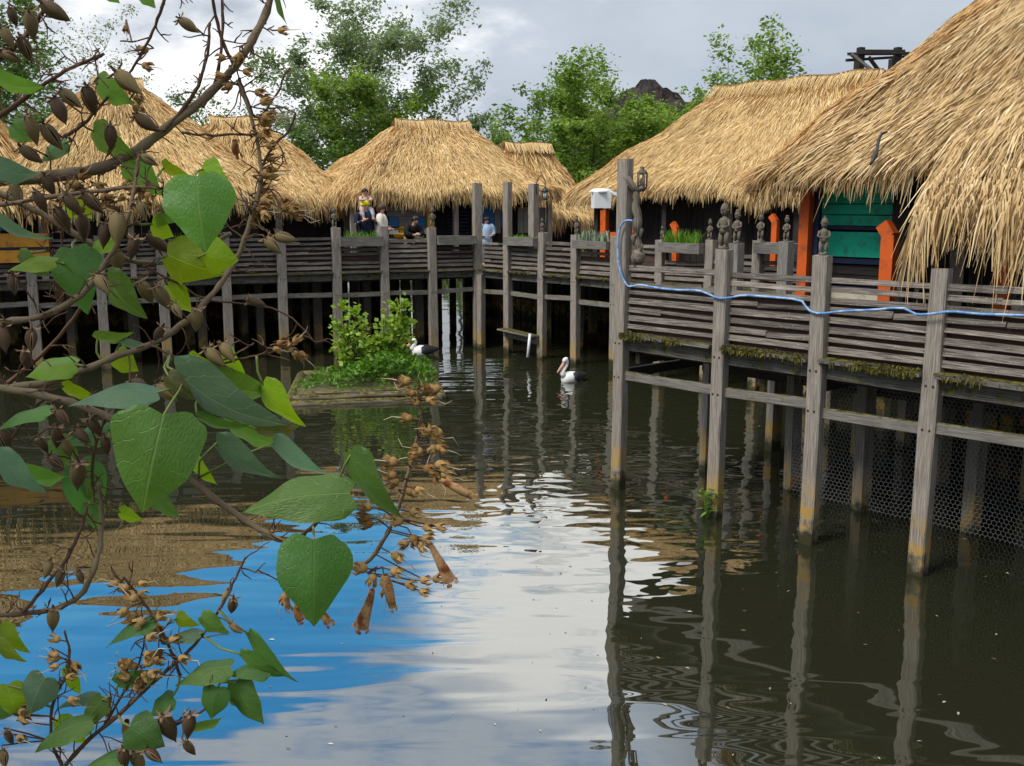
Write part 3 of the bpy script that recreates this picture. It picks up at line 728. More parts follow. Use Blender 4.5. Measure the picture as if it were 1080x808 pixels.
# the long straw skirt at the near end of the big roof
def straw_skirt(root):
    g = np.random.default_rng(21); n = 14500; s0, s1 = -4.82, 2.5
    s = s0 + (s1 - s0) * g.uniform(0, 1, n) ** 1.6; s = np.where(g.uniform(size=n) < .5, np.round(s / .09) * .09 + g.normal(0, .014, n), s); f = g.uniform(-.55, 1, n)
    Un, Nn = np.array(U), np.array(N)
    n0, z0 = 11.35, 4.95; n1, z1 = 9.30, 3.42
    edge = np.clip((s - s0) / .55, 0, 1)
    nn = n0 + (n1 - n0) * f; z = z0 + (z1 - z0) * f + .10 * np.sin(np.clip(f, 0, 1) * 3.14) + np.clip(-f, 0, 2) * .62 + .05 * np.sin(s * 4) + .10
    k = .35 + .65 * f
    o = s[:, None] * Un + nn[:, None] * Nn + z[:, None] * np.array([0, 0, 1.])
    down = np.array([0, 0, -1.])
    d = (n1 - n0) * Nn + (z1 - z0) * np.array([0, 0, 1.]); d /= np.linalg.norm(d)
    fall = np.clip((f - .55) / .45, 0, 1)[:, None]
    dd = d * (1 - .75 * fall) + down * fall * 1.1 + Un * g.normal(0, .19, n)[:, None] + Nn * g.normal(0, .09, n)[:, None]; dd /= np.linalg.norm(dd, axis=1)[:, None]
    L = (g.uniform(.35, .92, n) * (.8 + .25 * np.sin(s * 6.1) * fall[:, 0]))[:, None]
    side = np.cross(dd, -Nn + np.array([0, 0, .7])); side /= np.linalg.norm(side, axis=1)[:, None]; rl = g.normal(0, .7, n)[:, None]
    nr = np.cross(side, dd); side = side * np.cos(rl) + nr * np.sin(rl); w_ = (.0155 * g.uniform(.35, 1.35, n) * .5)[:, None]
    bend = down * (.10 * L) * g.uniform(.3, 1.6, n)[:, None]
    mid = o + dd * L * .5 + nr * .02; tip = o + dd * L + bend
    S = np.stack([o - side * w_, o + side * w_, mid - side * w_, mid + side * w_, tip - side * w_ * .3, tip + side * w_ * .3], 1).reshape(-1, 3)
    b0 = np.arange(n)[:, None] * 6; F = np.concatenate([b0 + np.array([[0, 1, 3, 2]]), b0 + np.array([[2, 3, 5, 4]])])
    # a few packed layers beneath so that the skirt is not hollow
    V2 = []; F2 = []
    ss = np.linspace(s0 + .25, s1, 60)
    prof = [(11.5, 5.02), (10.6, 4.38), (9.75, 3.72), (9.45, 3.40), (9.50, 3.22), (10.2, 3.5), (11.3, 4.4)]
    for q, sv in enumerate(ss):
        for (pn, pz) in prof: V2.append(sv * Un + pn * Nn + np.array([0, 0, pz + .05 * math.sin(sv * 4) + .03 * math.sin(sv * 9)]))
    m = len(prof)
    for q in range(len(ss) - 1):
        for k in range(m - 1): F2.append((q * m + k, (q + 1) * m + k, (q + 1) * m + k + 1, q * m + k + 1))
    V = np.concatenate([S, np.array(V2)]); F2 = np.array(F2) + len(S)
    me = raw_mesh('straw_skirt', V, np.concatenate([F, F2]), [M['thatch_old'], M['gap_straw']], mat_idx=np.concatenate([np.zeros(len(F)), np.ones(len(F2))]))
    link('straw_skirt', me, root)
straw_skirt(hR2)
# big hut's green walls and orange posts
n_w = 11.15
def sB_(px, n): return s_at_B(px, n, 280)
def hpost(px, n, h1, mat, w=.13, root=hR2, h0=DECK):
    p = UN(sB_(px, n), n); mb = MB(); mb.bar(p + Z * h0, p + Z * h1, w, w * .8, up=N, jit=.004); return mb.build('hut_post', M[mat], root)
hpost(848, 10.75, 3.95, 'orange', .13); hpost(859, 10.85, 3.95, 'navy', .09)
o = hpost(937, 10.55, 3.28, 'orange', .15)
mb = MB(); p = UN(sB_(937, 10.55), 10.55, 3.26); mb.bar(p + N * .02, p + Z * .14 - U * .10 + N * .02, .145, .12, up=N); mb.build('orange_bracket', M['orange'], hR2)
hpost(950, 11.0, 3.95, 'dark_wood', .2); hpost(1060, 10.45, 3.4, 'orange', .15); hpost(1012, 11.1, 3.9, 'dark_wood', .16)
def green_wall(px0, px1):
    p = UN(sB_(px0, n_w), n_w); q = UN(sB_(px1, n_w), n_w)
    wall_panel('wall_board', hR2, p, q, 3.36, 3.62, 'green', 2); wall_panel('wall_board', hR2, p, q, 3.62, 3.95, 'green', 1)
    wall_panel('rail_trim', hR2, p - N * .03, q - N * .03, 3.31, 3.36, 'navy', 1)
    wall_panel('wall_board', hR2, p, q, 2.98, 3.29, 'green', 1)
    wall_panel('rail_trim', hR2, p - N * .03, q - N * .03, 2.90, 2.97, 'navy', 1)
    wall_panel('wall_board', hR2, p + N * .02, q + N * .02, 2.64, 2.89, 'dark_wood', 2)
    wall_panel('rail_trim', hR2, p, q, 2.58, 2.63, 'navy', 1); wall_panel('wall_board', hR2, p, q, 2.45, 2.57, 'cream', 1)
    wall_panel('wall_board', hR2, p, q, DECK, 2.44, 'green', 3)
green_wall(861, 944); green_wall(1062, 1260)
wall_panel('wall', hR2, UN(sB_(944, 11.6), 11.6), UN(S1 - .6, 11.6), DECK, 4.2, 'dark_wood', vertical=True)
wall_panel('wall', hR2, UN(sB_(861, n_w) + .05, n_w + .1), UN(sB_(861, n_w) + .05, 15.6), DECK, 4.2, 'dark_wood', vertical=True)
wall_panel('wall', hR2, UN(sB_(861, n_w) + .05, 15.6), UN(S1 - .6, 15.6), DECK, 4.2, 'dark_wood', vertical=True)  # inner walls coloured dark for the gloom inside the hut
for n_ in (15.3,):
    for px in (700, 770): pass
# orange posts and brackets of the long hut
for px, h1 in ((637, 3.5), (668, 3.1)):
    hpost(px, 17.15, h1, 'orange', .16, hR1)
def bent_post(px, n, root, h):
    p = UN(sB_(px, n), n); mb = MB(); mb.bar(p + Z * DECK, p + Z * h, .125, .10, up=N); mb.bar(p + Z * (h - .02), p + Z * (h + .11) - U * .10, .122, .095, up=N); mb.build('hut_post', M['orange'], root)
bent_post(712, 17.0, hR1, 3.12); bent_post(816, 17.0, hR1, 3.3)
# the gable sign board in orange with a pointed top, between the flood light and the thick post
p = UN(sB_(655, 17.0), 17.0); mb = MB(); mb.bar(p - U * .35 + Z * 2.75, p + U * .35 + Z * 2.75, .04, .5, up=Z); mb.build('orange_board', M['orange'], hR1)
# ---- fronts of the centre hut
fn = 1.35 + .55
def cpan(px0, px1, h0, h1, mat, name, root=hC, n=fn, th=.05, **k):
    return wall_panel(name, root, AN(s_at_A(px0, n, 235), n), AN(s_at_A(px1, n, 235), n), h0, h1, mat, th=th, **k)
def hgt(py, d): return EYE + ray(540, py).z * d
dC = 26.0
def H_(py): return hgt(py, dC)
cpan(408, 451, H_(229), H_(217), 'grey_wall', 'wall_board', boards=2)
cpan(410, 420, H_(240), H_(229), 'blue', 'shutter', n=fn - .03, boards=1); cpan(440, 449, H_(241), H_(229), 'blue', 'shutter', n=fn - .03, boards=1)
cpan(420.5, 439.5, H_(239), H_(229), 'grey_wall', 'wall_board', boards=3); cpan(421, 439, H_(247), H_(239), 'yellow', 'wall_board', boards=2)
cpan(410, 450, H_(242.5), H_(241), 'yellow', 'wall_board', n=fn - .01, boards=1); cpan(410, 420, H_(248), H_(243), 'white', 'wall_board', boards=1); cpan(440, 450, H_(248), H_(243), 'white', 'wall_board', boards=1)
cpan(410, 451, DECK, H_(248.5), 'dark_wood', 'wall_board', boards=4)
cpan(450, 456, DECK, H_(216), 'yellow', 'hut_post', n=fn - .05, th=.14, boards=1); cpan(498, 501, DECK, H_(216), 'yellow', 'hut_post', n=fn - .05, th=.12, boards=1)
for py in range(223, 248, 4): cpan(472, 494, H_(py + 1.6), H_(py), 'navy', 'door_slat', n=fn + .1, boards=1)
cpan(457, 498, DECK, H_(216), 'dark', 'doorway', n=fn + .3, boards=1)  # near-black sheet painted in for the shade inside the opening
cpan(507, 521, H_(248), H_(216), 'blue_mural' if 'blue_mural' in M else 'blue', 'wall_board', n=fn - .02, boards=1)
cpan(521.5, 528, H_(248), H_(216), 'grey_wall', 'wall_board', vertical=True); cpan(528, 535, H_(242), H_(218), 'blue', 'shutter', n=fn - .03, boards=1)
cpan(546, 575, H_(248), H_(219), 'grey_wall', 'wall_board', vertical=True)
# amber boards fixed before the railing at the left end
nL = -.16; dL = 21.4
AB = thing('amber_board', AN(s_at_A(10, nL, 250), nL, 2.6), 'amber painted double board fixed to the left end of the railing', 'board')
def lpan(px0, px1, y0, y1, mat, name): return wall_panel(name, AB, AN(s_at_A(px0, nL, 250), nL), AN(s_at_A(px1, nL, 250), nL), hgt(y0, dL), hgt(y1, dL), mat, 1, th=.05)
lpan(-30, 51, 277, 263.5, 'amber', 'panel'); lpan(-30, 51, 261, 246, 'amber', 'panel'); lpan(-30, 51, 263.2, 261.3, 'navy', 'trim'); lpan(-30, 8, 243, 230, 'blue', 'panel')
# red boards below the second left hut
mb = MB(); p, q = AN(s_at_A(238, 1.3, 240), 1.3), AN(s_at_A(268, 1.3, 240), 1.3); 
wall_panel('wall_board', hL2, p, q, hgt(256, 24.3), hgt(252, 24.3), 'red', 1); wall_panel('wall_board', hL2, p, q, hgt(230, 24.3), hgt(224, 24.3), 'red', 1)
# ------------------------------------------------------------------ hill, trees behind the huts
def hill():
    cx, d = at(683, 90, 92).x, 92; mb = MB(); V = []; F = []; nr, na = 26, 60
    g = random.Random(4)
    top = EYE + ray(683, 84).z * 92
    for j in range(nr + 1):
        t = j / nr
        for k in range(na):
            th = 2 * math.pi * k / na; r = 15.5 * t * (1 + .12 * math.sin(3 * th + 1) + .07 * math.sin(7 * th) + .05 * math.sin(13 * th + j))
            z = top * (1 - t ** 1.25) + (.6 * math.sin(9 * th + j * 1.3) + .4 * math.sin(17 * th - j * 2.1)) * t * (1 - t) * 2.2 + (.25 * math.sin(j * 2.2)) * (1 - t)
            V.append((cx + r * math.cos(th), d + r * math.sin(th), max(z, -.3) if t > .02 else top))
    for j in range(nr):
        for k in range(na): F.append((j * na + k, j * na + (k + 1) % na, (j + 1) * na + (k + 1) % na, (j + 1) * na + k))
    mb.add(V, F, [[(0, 0)] * 4] * len(F))
    t = NT('rock_hill'); P = t.pos(); n = t.noise(P, .5, 7, .7, (1, 1, .45)); n2 = t.noise(P, 1.6, 6, .7, (1, 1, .25))
    c = t.mix(t.step(n, .35, .65), (.025, .02, .02), (.085, .07, .065)); c = t.mix(t.step(n2, .55, .7, 0, .7), c, (.03, .045, .012))
    t.pbr(c, .95, .1, t.bump(n2, 1.0, .6))
    tag(mb.build('hill', t.m), 'dark rocky cone shaped hill rising behind the leafy trees', 'hill', kind='structure')
hill()
FG = foliage_mat('leaf_fresh', [(.09, .15, .02), (.14, .23, .03), (.20, .30, .045), (.29, .39, .08)], .4)
FD = foliage_mat('leaf_deep', [(.055, .11, .022), (.095, .165, .032), (.15, .23, .045)], .38)
FS = foliage_mat('leaf_silvery', [(.12, .175, .065), (.19, .25, .11), (.28, .34, .18)], .4)
BARK = plain('tree_bark', (.10, .085, .065), .95, .35, .1, 5)
BARKP = plain('pale_bark', (.22, .20, .17), .9, .35, .1, 5)
def tree(label, base, height, spread, mat, seed, leaf=.2, nleaf=9000, trunk_r=.16, first=.25, levels=4, nmain=9, airy=1.0, bark=None, group='trees behind the thatched huts', upright=.5, tight=1.0):
    g = random.Random(seed); r2 = np.random.default_rng(seed)
    root = thing('tree', base, label, 'tree', group)
    tm = MB(); tips = []
    # trunk
    pts = []; p = Vector(base); dirv = Vector((g.uniform(-.06, .06), g.uniform(-.06, .06), 1))
    nseg = 10
    for i in range(nseg + 1):
        pts.append(p.copy()); p = p + Vector((dirv.x + g.uniform(-.07, .07), dirv.y + g.uniform(-.07, .07), 1)) * (height * .93 / nseg)
    tm.tube(pts, [trunk_r * (1 - .93 * (i / nseg) ** .9) for i in range(nseg + 1)], 7)
    def limb(p0, d, L, r, lev):
        q = [p0]; dd = d.normalized(); n = 4
        for i in range(n):
            dd = (dd + Vector((g.uniform(-.22, .22), g.uniform(-.22, .22), g.uniform(-.08, .20)))).normalized(); q.append(q[-1] + dd * (L / n))
        tm.tube(q, [r * (1 - .8 * i / n) for i in range(n + 1)], 5 if lev < 2 else 4, cap=False)
        for i in range(1, n + 1): tips.append((q[i], lev, L))
        if lev < levels - 1:
            for k in range(g.choice((2, 3, 3))):
                i = g.choice((1, 2, 3, 4)); dn = (dd + Vector((g.uniform(-.9, .9), g.uniform(-.9, .9), g.uniform(-.3, .7)))).normalized()
                limb(q[i], dn, L * g.uniform(.45, .68), r * (1 - .75 * i / n) * .7, lev + 1)
    for k in range(nmain):
        f = first + (1 - first) * (k + g.uniform(.1, .9)) / nmain; i = f * nseg; i0 = int(min(i, nseg - .01)); pp = pts[i0].lerp(pts[i0 + 1], i - i0)
        th = k * 2.4 + g.uniform(-.4, .4); out = math.sin(math.pi * min(1, .22 + .78 * (1 - (f - first) / (1 - first)))) ** .6
        limb(pp, Vector((math.cos(th), math.sin(th), upright + g.uniform(-.1, .4))), spread * (.45 + .65 * out) * g.uniform(.8, 1.1), trunk_r * .42 * (1 - .6 * f), 1)
    tips.append((pts[-1], 3, spread * .4))
    tm.build('trunk', bark or BARK, root)
    # leaves gathered in uneven clumps about the twigs
    T = [t for t in tips if t[1] >= 2] or tips
    g.shuffle(T); T = T[: max(20, int(len(T) * airy))]
    wts = np.array([g.uniform(.25, 1.6) for _ in T]); wts /= wts.sum()
    idx = r2.choice(len(T), nleaf, p=wts); C = np.array([tuple(t[0]) for t in T])[idx]; S = np.array([max(.18, t[2] * .24) for t in T])[idx]
    C = C + r2.normal(0, 1, (nleaf, 3)) * S[:, None] * tight * np.array([1, 1, .8])
    nrm = r2.normal(0, 1, (nleaf, 3)) + np.array([0, -.3, .9]); nrm /= np.linalg.norm(nrm, axis=1)[:, None]
    a = np.cross(nrm, r2.normal(0, 1, (nleaf, 3))); a /= np.linalg.norm(a, axis=1)[:, None]; b = np.cross(nrm, a)
    L = (leaf * r2.uniform(.5, 1.25, nleaf))[:, None]
    v = np.stack([C - a * L * .5, C - b * L * .28 + nrm * L * .06, C + a * L * .55 - nrm * L * .08, C + b * L * .28 + nrm * L * .06], 1).reshape(-1, 3)
    f = np.arange(nleaf)[:, None] * 4 + np.array([[0, 1, 2, 3]])
    link('crown', raw_mesh('crown', v, f, mat), root)
    k = height / (np.percentile(v[:, 2], 99.3) - base[2]); root.scale = (1, 1, k); return root
def tb(px, d): p = at(px, 217, d); p.z = .5; return p
def th_(py, d): return (EYE + ray(540, py).z * d - .7)
tree('broad feathery tree with silver green leaves rising behind the middle hut', tb(405, 56), th_(2, 56) * 1.02, 3.9, FS, 31, .25, 20000, .22, .18, 4, 15, .8, BARKP)
tree('small bright green tree filling the gap at the foot of the feathery tree', tb(402, 52), th_(72, 52), 3.2, FG, 32, .26, 9000, .14, .2, 4, 11)
tree('bushy green tree between the second and the middle hut roofs', tb(338, 50), th_(128, 50), 2.2, FD, 33, .24, 5000, .12, .2, 4, 9)
tree('loose thin tree at the right shoulder of the feathery tree', tb(482, 55), th_(58, 55), 2.5, FS, 34, .24, 2600, .12, .3, 4, 10, .7, BARKP)
tree('leafy light green tree in front of the rocky hill', tb(622, 50), th_(52, 50), 3.6, FG, 35, .27, 16000, .18, .15, 4, 13)
tree('airy sapling with sparse leaves left of the tree before the hill', tb(572, 52), th_(88, 52), 1.9, FD, 36, .22, 1700, .08, .3, 4, 8, .6)
tree('low dense tree at the left foot of the rocky hill', tb(556, 60), th_(128, 60), 3.4, FG, 37, .26, 7000, .14, .12, 4, 10)
tree('leafy tree against the right flank of the rocky hill', tb(690, 56), th_(108, 56), 2.6, FG, 38, .25, 6000, .14, .15, 4, 10)
tree('full leafy tree covering the left half of the rocky hill', tb(655, 53), th_(84, 53), 3.3, FG, 51, .27, 13000, .15, .12, 4, 13)
tree('round leafy tree between the small hut and the long roof', tb(596, 49), th_(112, 49), 2.8, FG, 52, .25, 9000, .13, .12, 4, 12)
tree('wide silvery tree filling the left side of the feathery tree', tb(362, 54), th_(44, 54), 2.9, FS, 57, .24, 9000, .13, .2, 4, 13, .9, BARKP)
tree('leafy tree on the right foot of the rocky hill', tb(708, 54), th_(98, 54), 2.6, FG, 58, .25, 7000, .13, .12, 4, 12)
tree('low bush of bright leaves where the long roof meets the hill', tb(722, 60), th_(110, 60), 2.6, FG, 39, .25, 4500, .12, .15, 4, 9)
tree('dark leaved tree with upright twigs showing above the ridge of the long hut', tb(790, 44), th_(24, 44), 2.9, FG, 40, .25, 4600, .13, .45, 3, 20, 1.0, None, 'trees behind the thatched huts', 1.1, .6)
tree('tall green tree standing behind the leftmost hut', tb(30, 44), th_(-8, 44), 3.3, FD, 41, .24, 11000, .18, .2, 4, 14, 1.0, None, 'trees behind the thatched huts', 1.0)
tree('thin almost leafless birch beside the tall tree on the left', tb(118, 47), th_(2, 47), 2.0, FS, 42, .14, 2200, .10, .3, 5, 12, .8, BARKP, 'trees behind the thatched huts', .9)
tree('airy tree showing above the valley of the two left roofs', tb(272, 58), th_(62, 58), 3.0, FD, 43, .22, 3800, .14, .3, 4, 11, .8)
tree('small bushy tree beside the peak of the left hut', tb(205, 56), th_(104, 56), 2.8, FD, 44, .25, 4500, .12, .2, 4, 10)
tree('round bushy tree behind the second left hut', tb(322, 64), th_(112, 64), 3.0, FD, 45, .26, 4000, .12, .2, 4, 10)
tree('dense green tree half hidden at the left edge', tb(-30, 47), th_(28, 47), 3.4, FD, 46, .25, 8000, .16, .15, 4, 12)
# undergrowth of the far bank (seen between the stilts)
def bush_mass():
    g = np.random.default_rng(8); n = 26000
    x = g.uniform(-45, 45, n); y = 51.5 + g.uniform(0, 3, n); z = g.uniform(0, 1, n) ** 1.4 * (2.3 + 1.2 * np.sin(x * .5) + .7 * np.sin(x * 1.7))
    C = np.stack([x, y, .2 + z], 1); nrm = g.normal(0, 1, (n, 3)) + np.array([0, -.4, .7]); nrm /= np.linalg.norm(nrm, axis=1)[:, None]
    a = np.cross(nrm, g.normal(0, 1, (n, 3))); a /= np.linalg.norm(a, axis=1)[:, None]; b = np.cross(nrm, a); L = g.uniform(.2, .45, n)[:, None]
    v = np.stack([C - a * L * .5, C - b * L * .25, C + a * L * .5, C + b * L * .25], 1).reshape(-1, 3)
    tag(link('undergrowth', raw_mesh('undergrowth', v, np.arange(n)[:, None] * 4 + np.array([[0, 1, 2, 3]]), FG)), 'green undergrowth on the far bank seen between the stilts', 'undergrowth', kind='stuff')
bush_mass()

# ------------------------------------------------------------------ timber look-out frame above the long roof
def frame():
    d = 30; root = thing('lookout_frame', Vector((at(920, 60, d).x, d, 2)), 'dark timber frame of crossed beams poking up behind the long roof', 'timber frame')
    def P(x, y, dd=0): return at(x, y, d + dd)
    def bar(nm, a, b, w, mat='dark_wood'): 
        mb = MB(); mb.bar(a, b, w, w, jit=.01); mb.build(nm, M[mat], root)
    for x in (908, 947):
        p = P(x, 52); mb = MB(); mb.bar(Vector((p.x, p.y, .5)), p + Z * .05, .17, .17, up=NA); mb.build('post', M['dark_wood'], root)
        mb = MB(); mb.bar(Vector((p.x + .6, p.y + 2, .5)), p + Vector((.6, 2, .0)), .17, .17, up=NA); mb.build('post', M['dark_wood'], root)
    bar('beam', P(904, 55, -.15), P(954, 55, -.15), .13); bar('beam', P(895, 57, .2), P(975, 56, 2.0), .09); bar('beam', P(893, 63.5, .2), P(968, 59, 2.0), .07)
    bar('brace', P(898, 57, -.28), P(921, 75, -.28), .08, 'beam'); bar('brace', P(916, 60, .1), P(928, 76, .1), .09)
frame()

# ------------------------------------------------------------------ carved figures on the posts
def figure_mesh(seed, tall=.5):
    """small carved ancestor figure: feet on a block, legs, belly, arms folded, large head with a crest"""
    g = random.Random(seed); mb = MB(); h = tall; w = h * .118
    mb.lathe([(w * .95, 0), (w * 1.02, h * .05), (w * .9, h * .07)], (0, 0, 0), n=7)
    for sx in (-1, 1):
        mb.tube([(sx * w * .55, 0, h * .05), (sx * w * .62, -w * .25, h * .20), (sx * w * .5, 0, h * .36)], [w * .36, w * .42, w * .46], 6)
        mb.lathe([(w * .3, 0), (w * .34, h * .03), (w * .2, h * .05)], (sx * w * .55, -w * .35, h * .055), (0, -.4, 1), 6)
    mb.lathe([(w * .75, h * .33), (w * .92, h * .42), (w * .72, h * .52), (w * .92, h * .60), (w * .85, h * .64), (w * .36, h * .68), (w * .34, h * .72)], (0, 0, 0), n=9)
    lift = g.choice((0, 0, 1))
    for sx in (-1, 1):
        if lift and sx < 0: q = [(sx * w * .9, 0, h * .62), (sx * w * 1.4, -w * .2, h * .70), (sx * w * 1.1, -w * .3, h * .90)]
        else: q = [(sx * w * .9, 0, h * .62), (sx * w * 1.25, -w * .25, h * .50), (sx * w * .35, -w * .95, h * .45)]
        mb.tube(q, [w * .30, w * .27, w * .22], 6)
    mb.lathe([(w * .3, h * .70), (w * .66, h * .75), (w * .74, h * .82), (w * .66, h * .90), (w * .4, h * .955), (w * .1, h * .97)], (0, -w * .05, 0), n=9)
    mb.bar((0, -w * .7, h * .80), (0, -w * .95, h * .845), w * .22, w * .18); mb.bar((0, -w * .5, h * .775), (0, -w * .9, h * .775), w * .5, w * .12)
    for sx in (-1, 1): mb.lathe([(w * .16, 0), (w * .14, w * .1)], (sx * w * .3, -w * .68, h * .85), (0, -1, 0), 6); mb.lathe([(w * .2, -w * .08), (w * .2, w * .08)], (sx * w * .76, 0, h * .82), (sx, 0, 0), 6)
    k = g.choice((0, 1, 2))
    if k == 0: mb.lathe([(w * .5, h * .93), (w * .62, h * .96), (w * .3, h * 1.0)], (0, 0, 0), n=8)
    elif k == 1: mb.box((0, w * .1, h * .96), (0, 1, 0), (1, 0, 0), (0, 0, 1), w * 1.1, w * .3, h * .1)
    me = mb.mesh('figure', M['carved']); return me
FIGM = [figure_mesh(k) for k in (1, 2, 4, 7)]
def figure(P, tall, face, label, k):
    root = thing('carved_figure', P, label, 'carved figure', 'carved wooden figures standing on the posts')
    root.rotation_euler = (0, 0, face)
    b = bpy.data.objects.new('figure_body', FIGM[k % 4]); COL.objects.link(b); b.parent = root; s = tall / .5; b.scale = (s, s, s)
    return root
fb = math.atan2(-N.y, -N.x) + math.pi / 2; fa = math.atan2(-NA.y, -NA.x) + math.pi / 2
figure(UN(sC[1], NC, 3.115), .53, fb, 'largest carved wooden figure, on the second post of the nearest railing', 0)
figure(UN(sC[2], NC, 3.095), .40, fb + .5, 'grey carved figure with a raised arm on the post before the green wall', 2)
for px, tall, lb in ((571.5, .34, 'carved figure on the corner railing post under the hanging lantern'), (607.5, .42, 'slim carved figure beside the silvery planter of the corner railing'),
                     (697, .30, 'tiny pale carved figure left of the bright grass planter'), (747, .42, 'dark carved figure right of the bright grass planter'), (800, .52, 'carved figure standing against an orange bracket under the big roof'), (853, .34, 'moss stained carved figure nearest the tall orange post')):
    i = pxB.index(px); figure(UN(sB[i], NB, topB[i] - .005), tall, fb, lb, i)
for i, lb in ((3, 'carved figure on a left boardwalk post, half hidden by the heart shaped leaf'), (5, 'thin carved figure on a left boardwalk post right of the twigs'), (6, 'dark carved figure on the boardwalk post left of the child'), (8, 'carved figure on the boardwalk post beside the yellow door frame')):
    figure(AN(sA[i], 0, topA[i] - .005), .52 if i != 6 else .5, fa, lb, i)
# free standing carved posts on the near deck by the big roof
def small_stump(px, n, h, lb, fig=None, lbf=None):
    P = UN(s_at_B(px, n, 260), n); mb = MB(); mb.bar(P + Z * DECK, P + Z * h, .2, .2, up=N, jit=.01)
    o = mb.build('stump_post', M['grey_wall']); tag(o, lb, 'post')
    if fig: figure(P + Z * (h - .005), fig, fb, lbf, 3)
small_stump(829, 15.3, 2.98, 'short square grey post right of the long low planter', .46, 'yellowish carved figure on the short square post by the orange post')
small_stump(777, 15.2, 2.92, 'short grey post behind the largest carved figure', .62, 'carved figure half hidden behind the largest carved figure')

# ------------------------------------------------------------------ planters
GRASS = foliage_mat('planter_grass', [(.07, .17, .015), (.12, .26, .02), (.20, .34, .05)], .3)
SUCC = foliage_mat('pale_succulent', [(.16, .22, .14), (.26, .33, .22), (.38, .42, .30)], .2)
def planter(P, along, away, L, label, plant=None, hgt_=.16, nb=150, blade=.2):
    root = thing('planter_box', P, label, 'planter', 'planters hung on the railings'); mb = MB(); dpt = .3
    for sgn in (-1, 1):
        mb.bar(P + away * sgn * dpt / 2 - along * L / 2 + Z * hgt_ / 2, P + away * sgn * dpt / 2 + along * L / 2 + Z * hgt_ / 2, .025, hgt_, up=Z, jit=.006)
        mb.bar(P + along * sgn * (L / 2 - .013) - away * (dpt / 2 - .014) + Z * hgt_ / 2, P + along * sgn * (L / 2 - .013) + away * (dpt / 2 - .014) + Z * hgt_ / 2, .025, hgt_ - .01, up=Z)
    mb.bar(P - along * (L / 2 - .03) + Z * .02, P + along * (L / 2 - .03) + Z * .02, dpt - .03, .02, up=Z); mb.build('box', M['planter'], root)
    mb = MB(); mb.bar(P - along * (L / 2 - .03) + Z * (hgt_ - .05), P + along * (L / 2 - .03) + Z * (hgt_ - .05), dpt - .03, .03, up=Z); mb.build('soil', M['soil'], root)
    if plant:
        mb = MB(); g = random.Random(int(P.x * 100))
        for k in range(nb):
            cx = g.choice((-.32, -.22, -.05, .12, .28)) * L + g.gauss(0, .07) * L; cx = max(-L * .46, min(L * .46, cx))
            b0 = P + along * cx + away * g.uniform(-.11, .11) + Z * (hgt_ - .03); lean = along * g.gauss(0, .3) + away * g.gauss(0, .3)
            h = blade * g.uniform(.4, 1.15); t = b0 + (Z + lean) * h; m = b0 + (Z + lean * .6) * h * .55; sd = Vector((g.gauss(0, 1), g.gauss(0, 1), 0)).normalized() * (.008 if plant is GRASS else .02)
            mb.quad([b0 - sd, b0 + sd, m + sd * .9, m - sd * .9]); mb.quad([m - sd * .9, m + sd * .9, t])
        mb.build('plants', plant, root)
    return root
def between(L, i, f=.5): return L[i] * (1 - f) + L[i + 1] * f
sBx = [sB0 + .12] + sB
planter(UN(between(sBx, 1), NB - .06, 2.66), U, N, (sBx[2] - sBx[1]) * .88, 'planter with a low strip of moss between the tall corner posts', GRASS, .2, 60, .12)
planter(UN(between(sBx, 3), NB - .06, 2.66), U, N, (sBx[4] - sBx[3]) * .86, 'planter of silvery succulents behind the thickest post', SUCC, .18, 130, .26)
planter(UN(between(sBx, 5), NB - .06, 2.66), U, N, (sBx[6] - sBx[5]) * .86, 'planter of bright green grass under the long roof', GRASS, .2, 240, .3)
planter(UN(between(sBx, 7, .4), NB - .06, 2.72), U, N, (sBx[8] - sBx[7]) * .8, 'bare grey planter between the carved figures right of the thick post', None, .2)
planter(AN(between(sA, 6), -.06, 2.64), A_, NA, (sA[7] - sA[6]) * .86, 'planter on the left boardwalk railing below the person carrying a child', GRASS, .22, 110, .2)
planter(AN(between(sA, 8), -.06, 2.64), A_, NA, (sA[9] - sA[8]) * .86, 'empty weathered planter below the dark slatted doorway', None, .22)
planter(AN(between(sA, 3), -.06, 2.68), A_, NA, (sA[4] - sA[3]) * .8, 'planter on the left railing hidden among twigs', GRASS, .18, 80, .2)

# ------------------------------------------------------------------ lantern, flood light, hanging carving, hose, ladder
def lantern():
    base = at(562.5, 300, 24.15); top = at(562.5, 194, 24.15)
    root = thing('lamp_post', Vector((base.x, base.y, DECK)), 'square timber post with a black gooseneck lantern hanging from its top', 'lamp post')
    mb = MB(); mb.bar(Vector((base.x, base.y, DECK)), Vector((top.x, top.y, top.z)), .2, .17, up=N, jit=.008); mb.build('post', M['post'], root)
    hook = [at(x, y, 24.0) for x, y in ((566, 205), (565.5, 196), (567, 189), (570, 185), (573.5, 187), (575, 192), (575, 197))]
    mb = MB(); mb.tube(hook, .013, 6); mb.build('hook', M['black'], root)
    c = at(575, 210.5, 24.0); lt = MB()
    lt.lathe([(.02, .30), (.03, .28), (.085, .20), (.09, .185), (.055, .18)], c, n=10); lt.lathe([(.055, .03), (.07, .02), (.07, 0), (.03, -.01)], c, n=10)
    for k in range(6): th = k * math.pi / 3; lt.tube([c + Vector((.058 * math.cos(th), .058 * math.sin(th), .02)), c + Vector((.058 * math.cos(th), .058 * math.sin(th), .19))], .005, 4)
    l = lt.build('lantern', M['black'], root)
    mb = MB(); mb.lathe([(.046, .025), (.05, .1), (.046, .18)], c, n=10); t = NT('lantern_glass'); t.pbr((.6, .62, .6), .15, .5); mb.build('glass', t.m, l)
lantern()
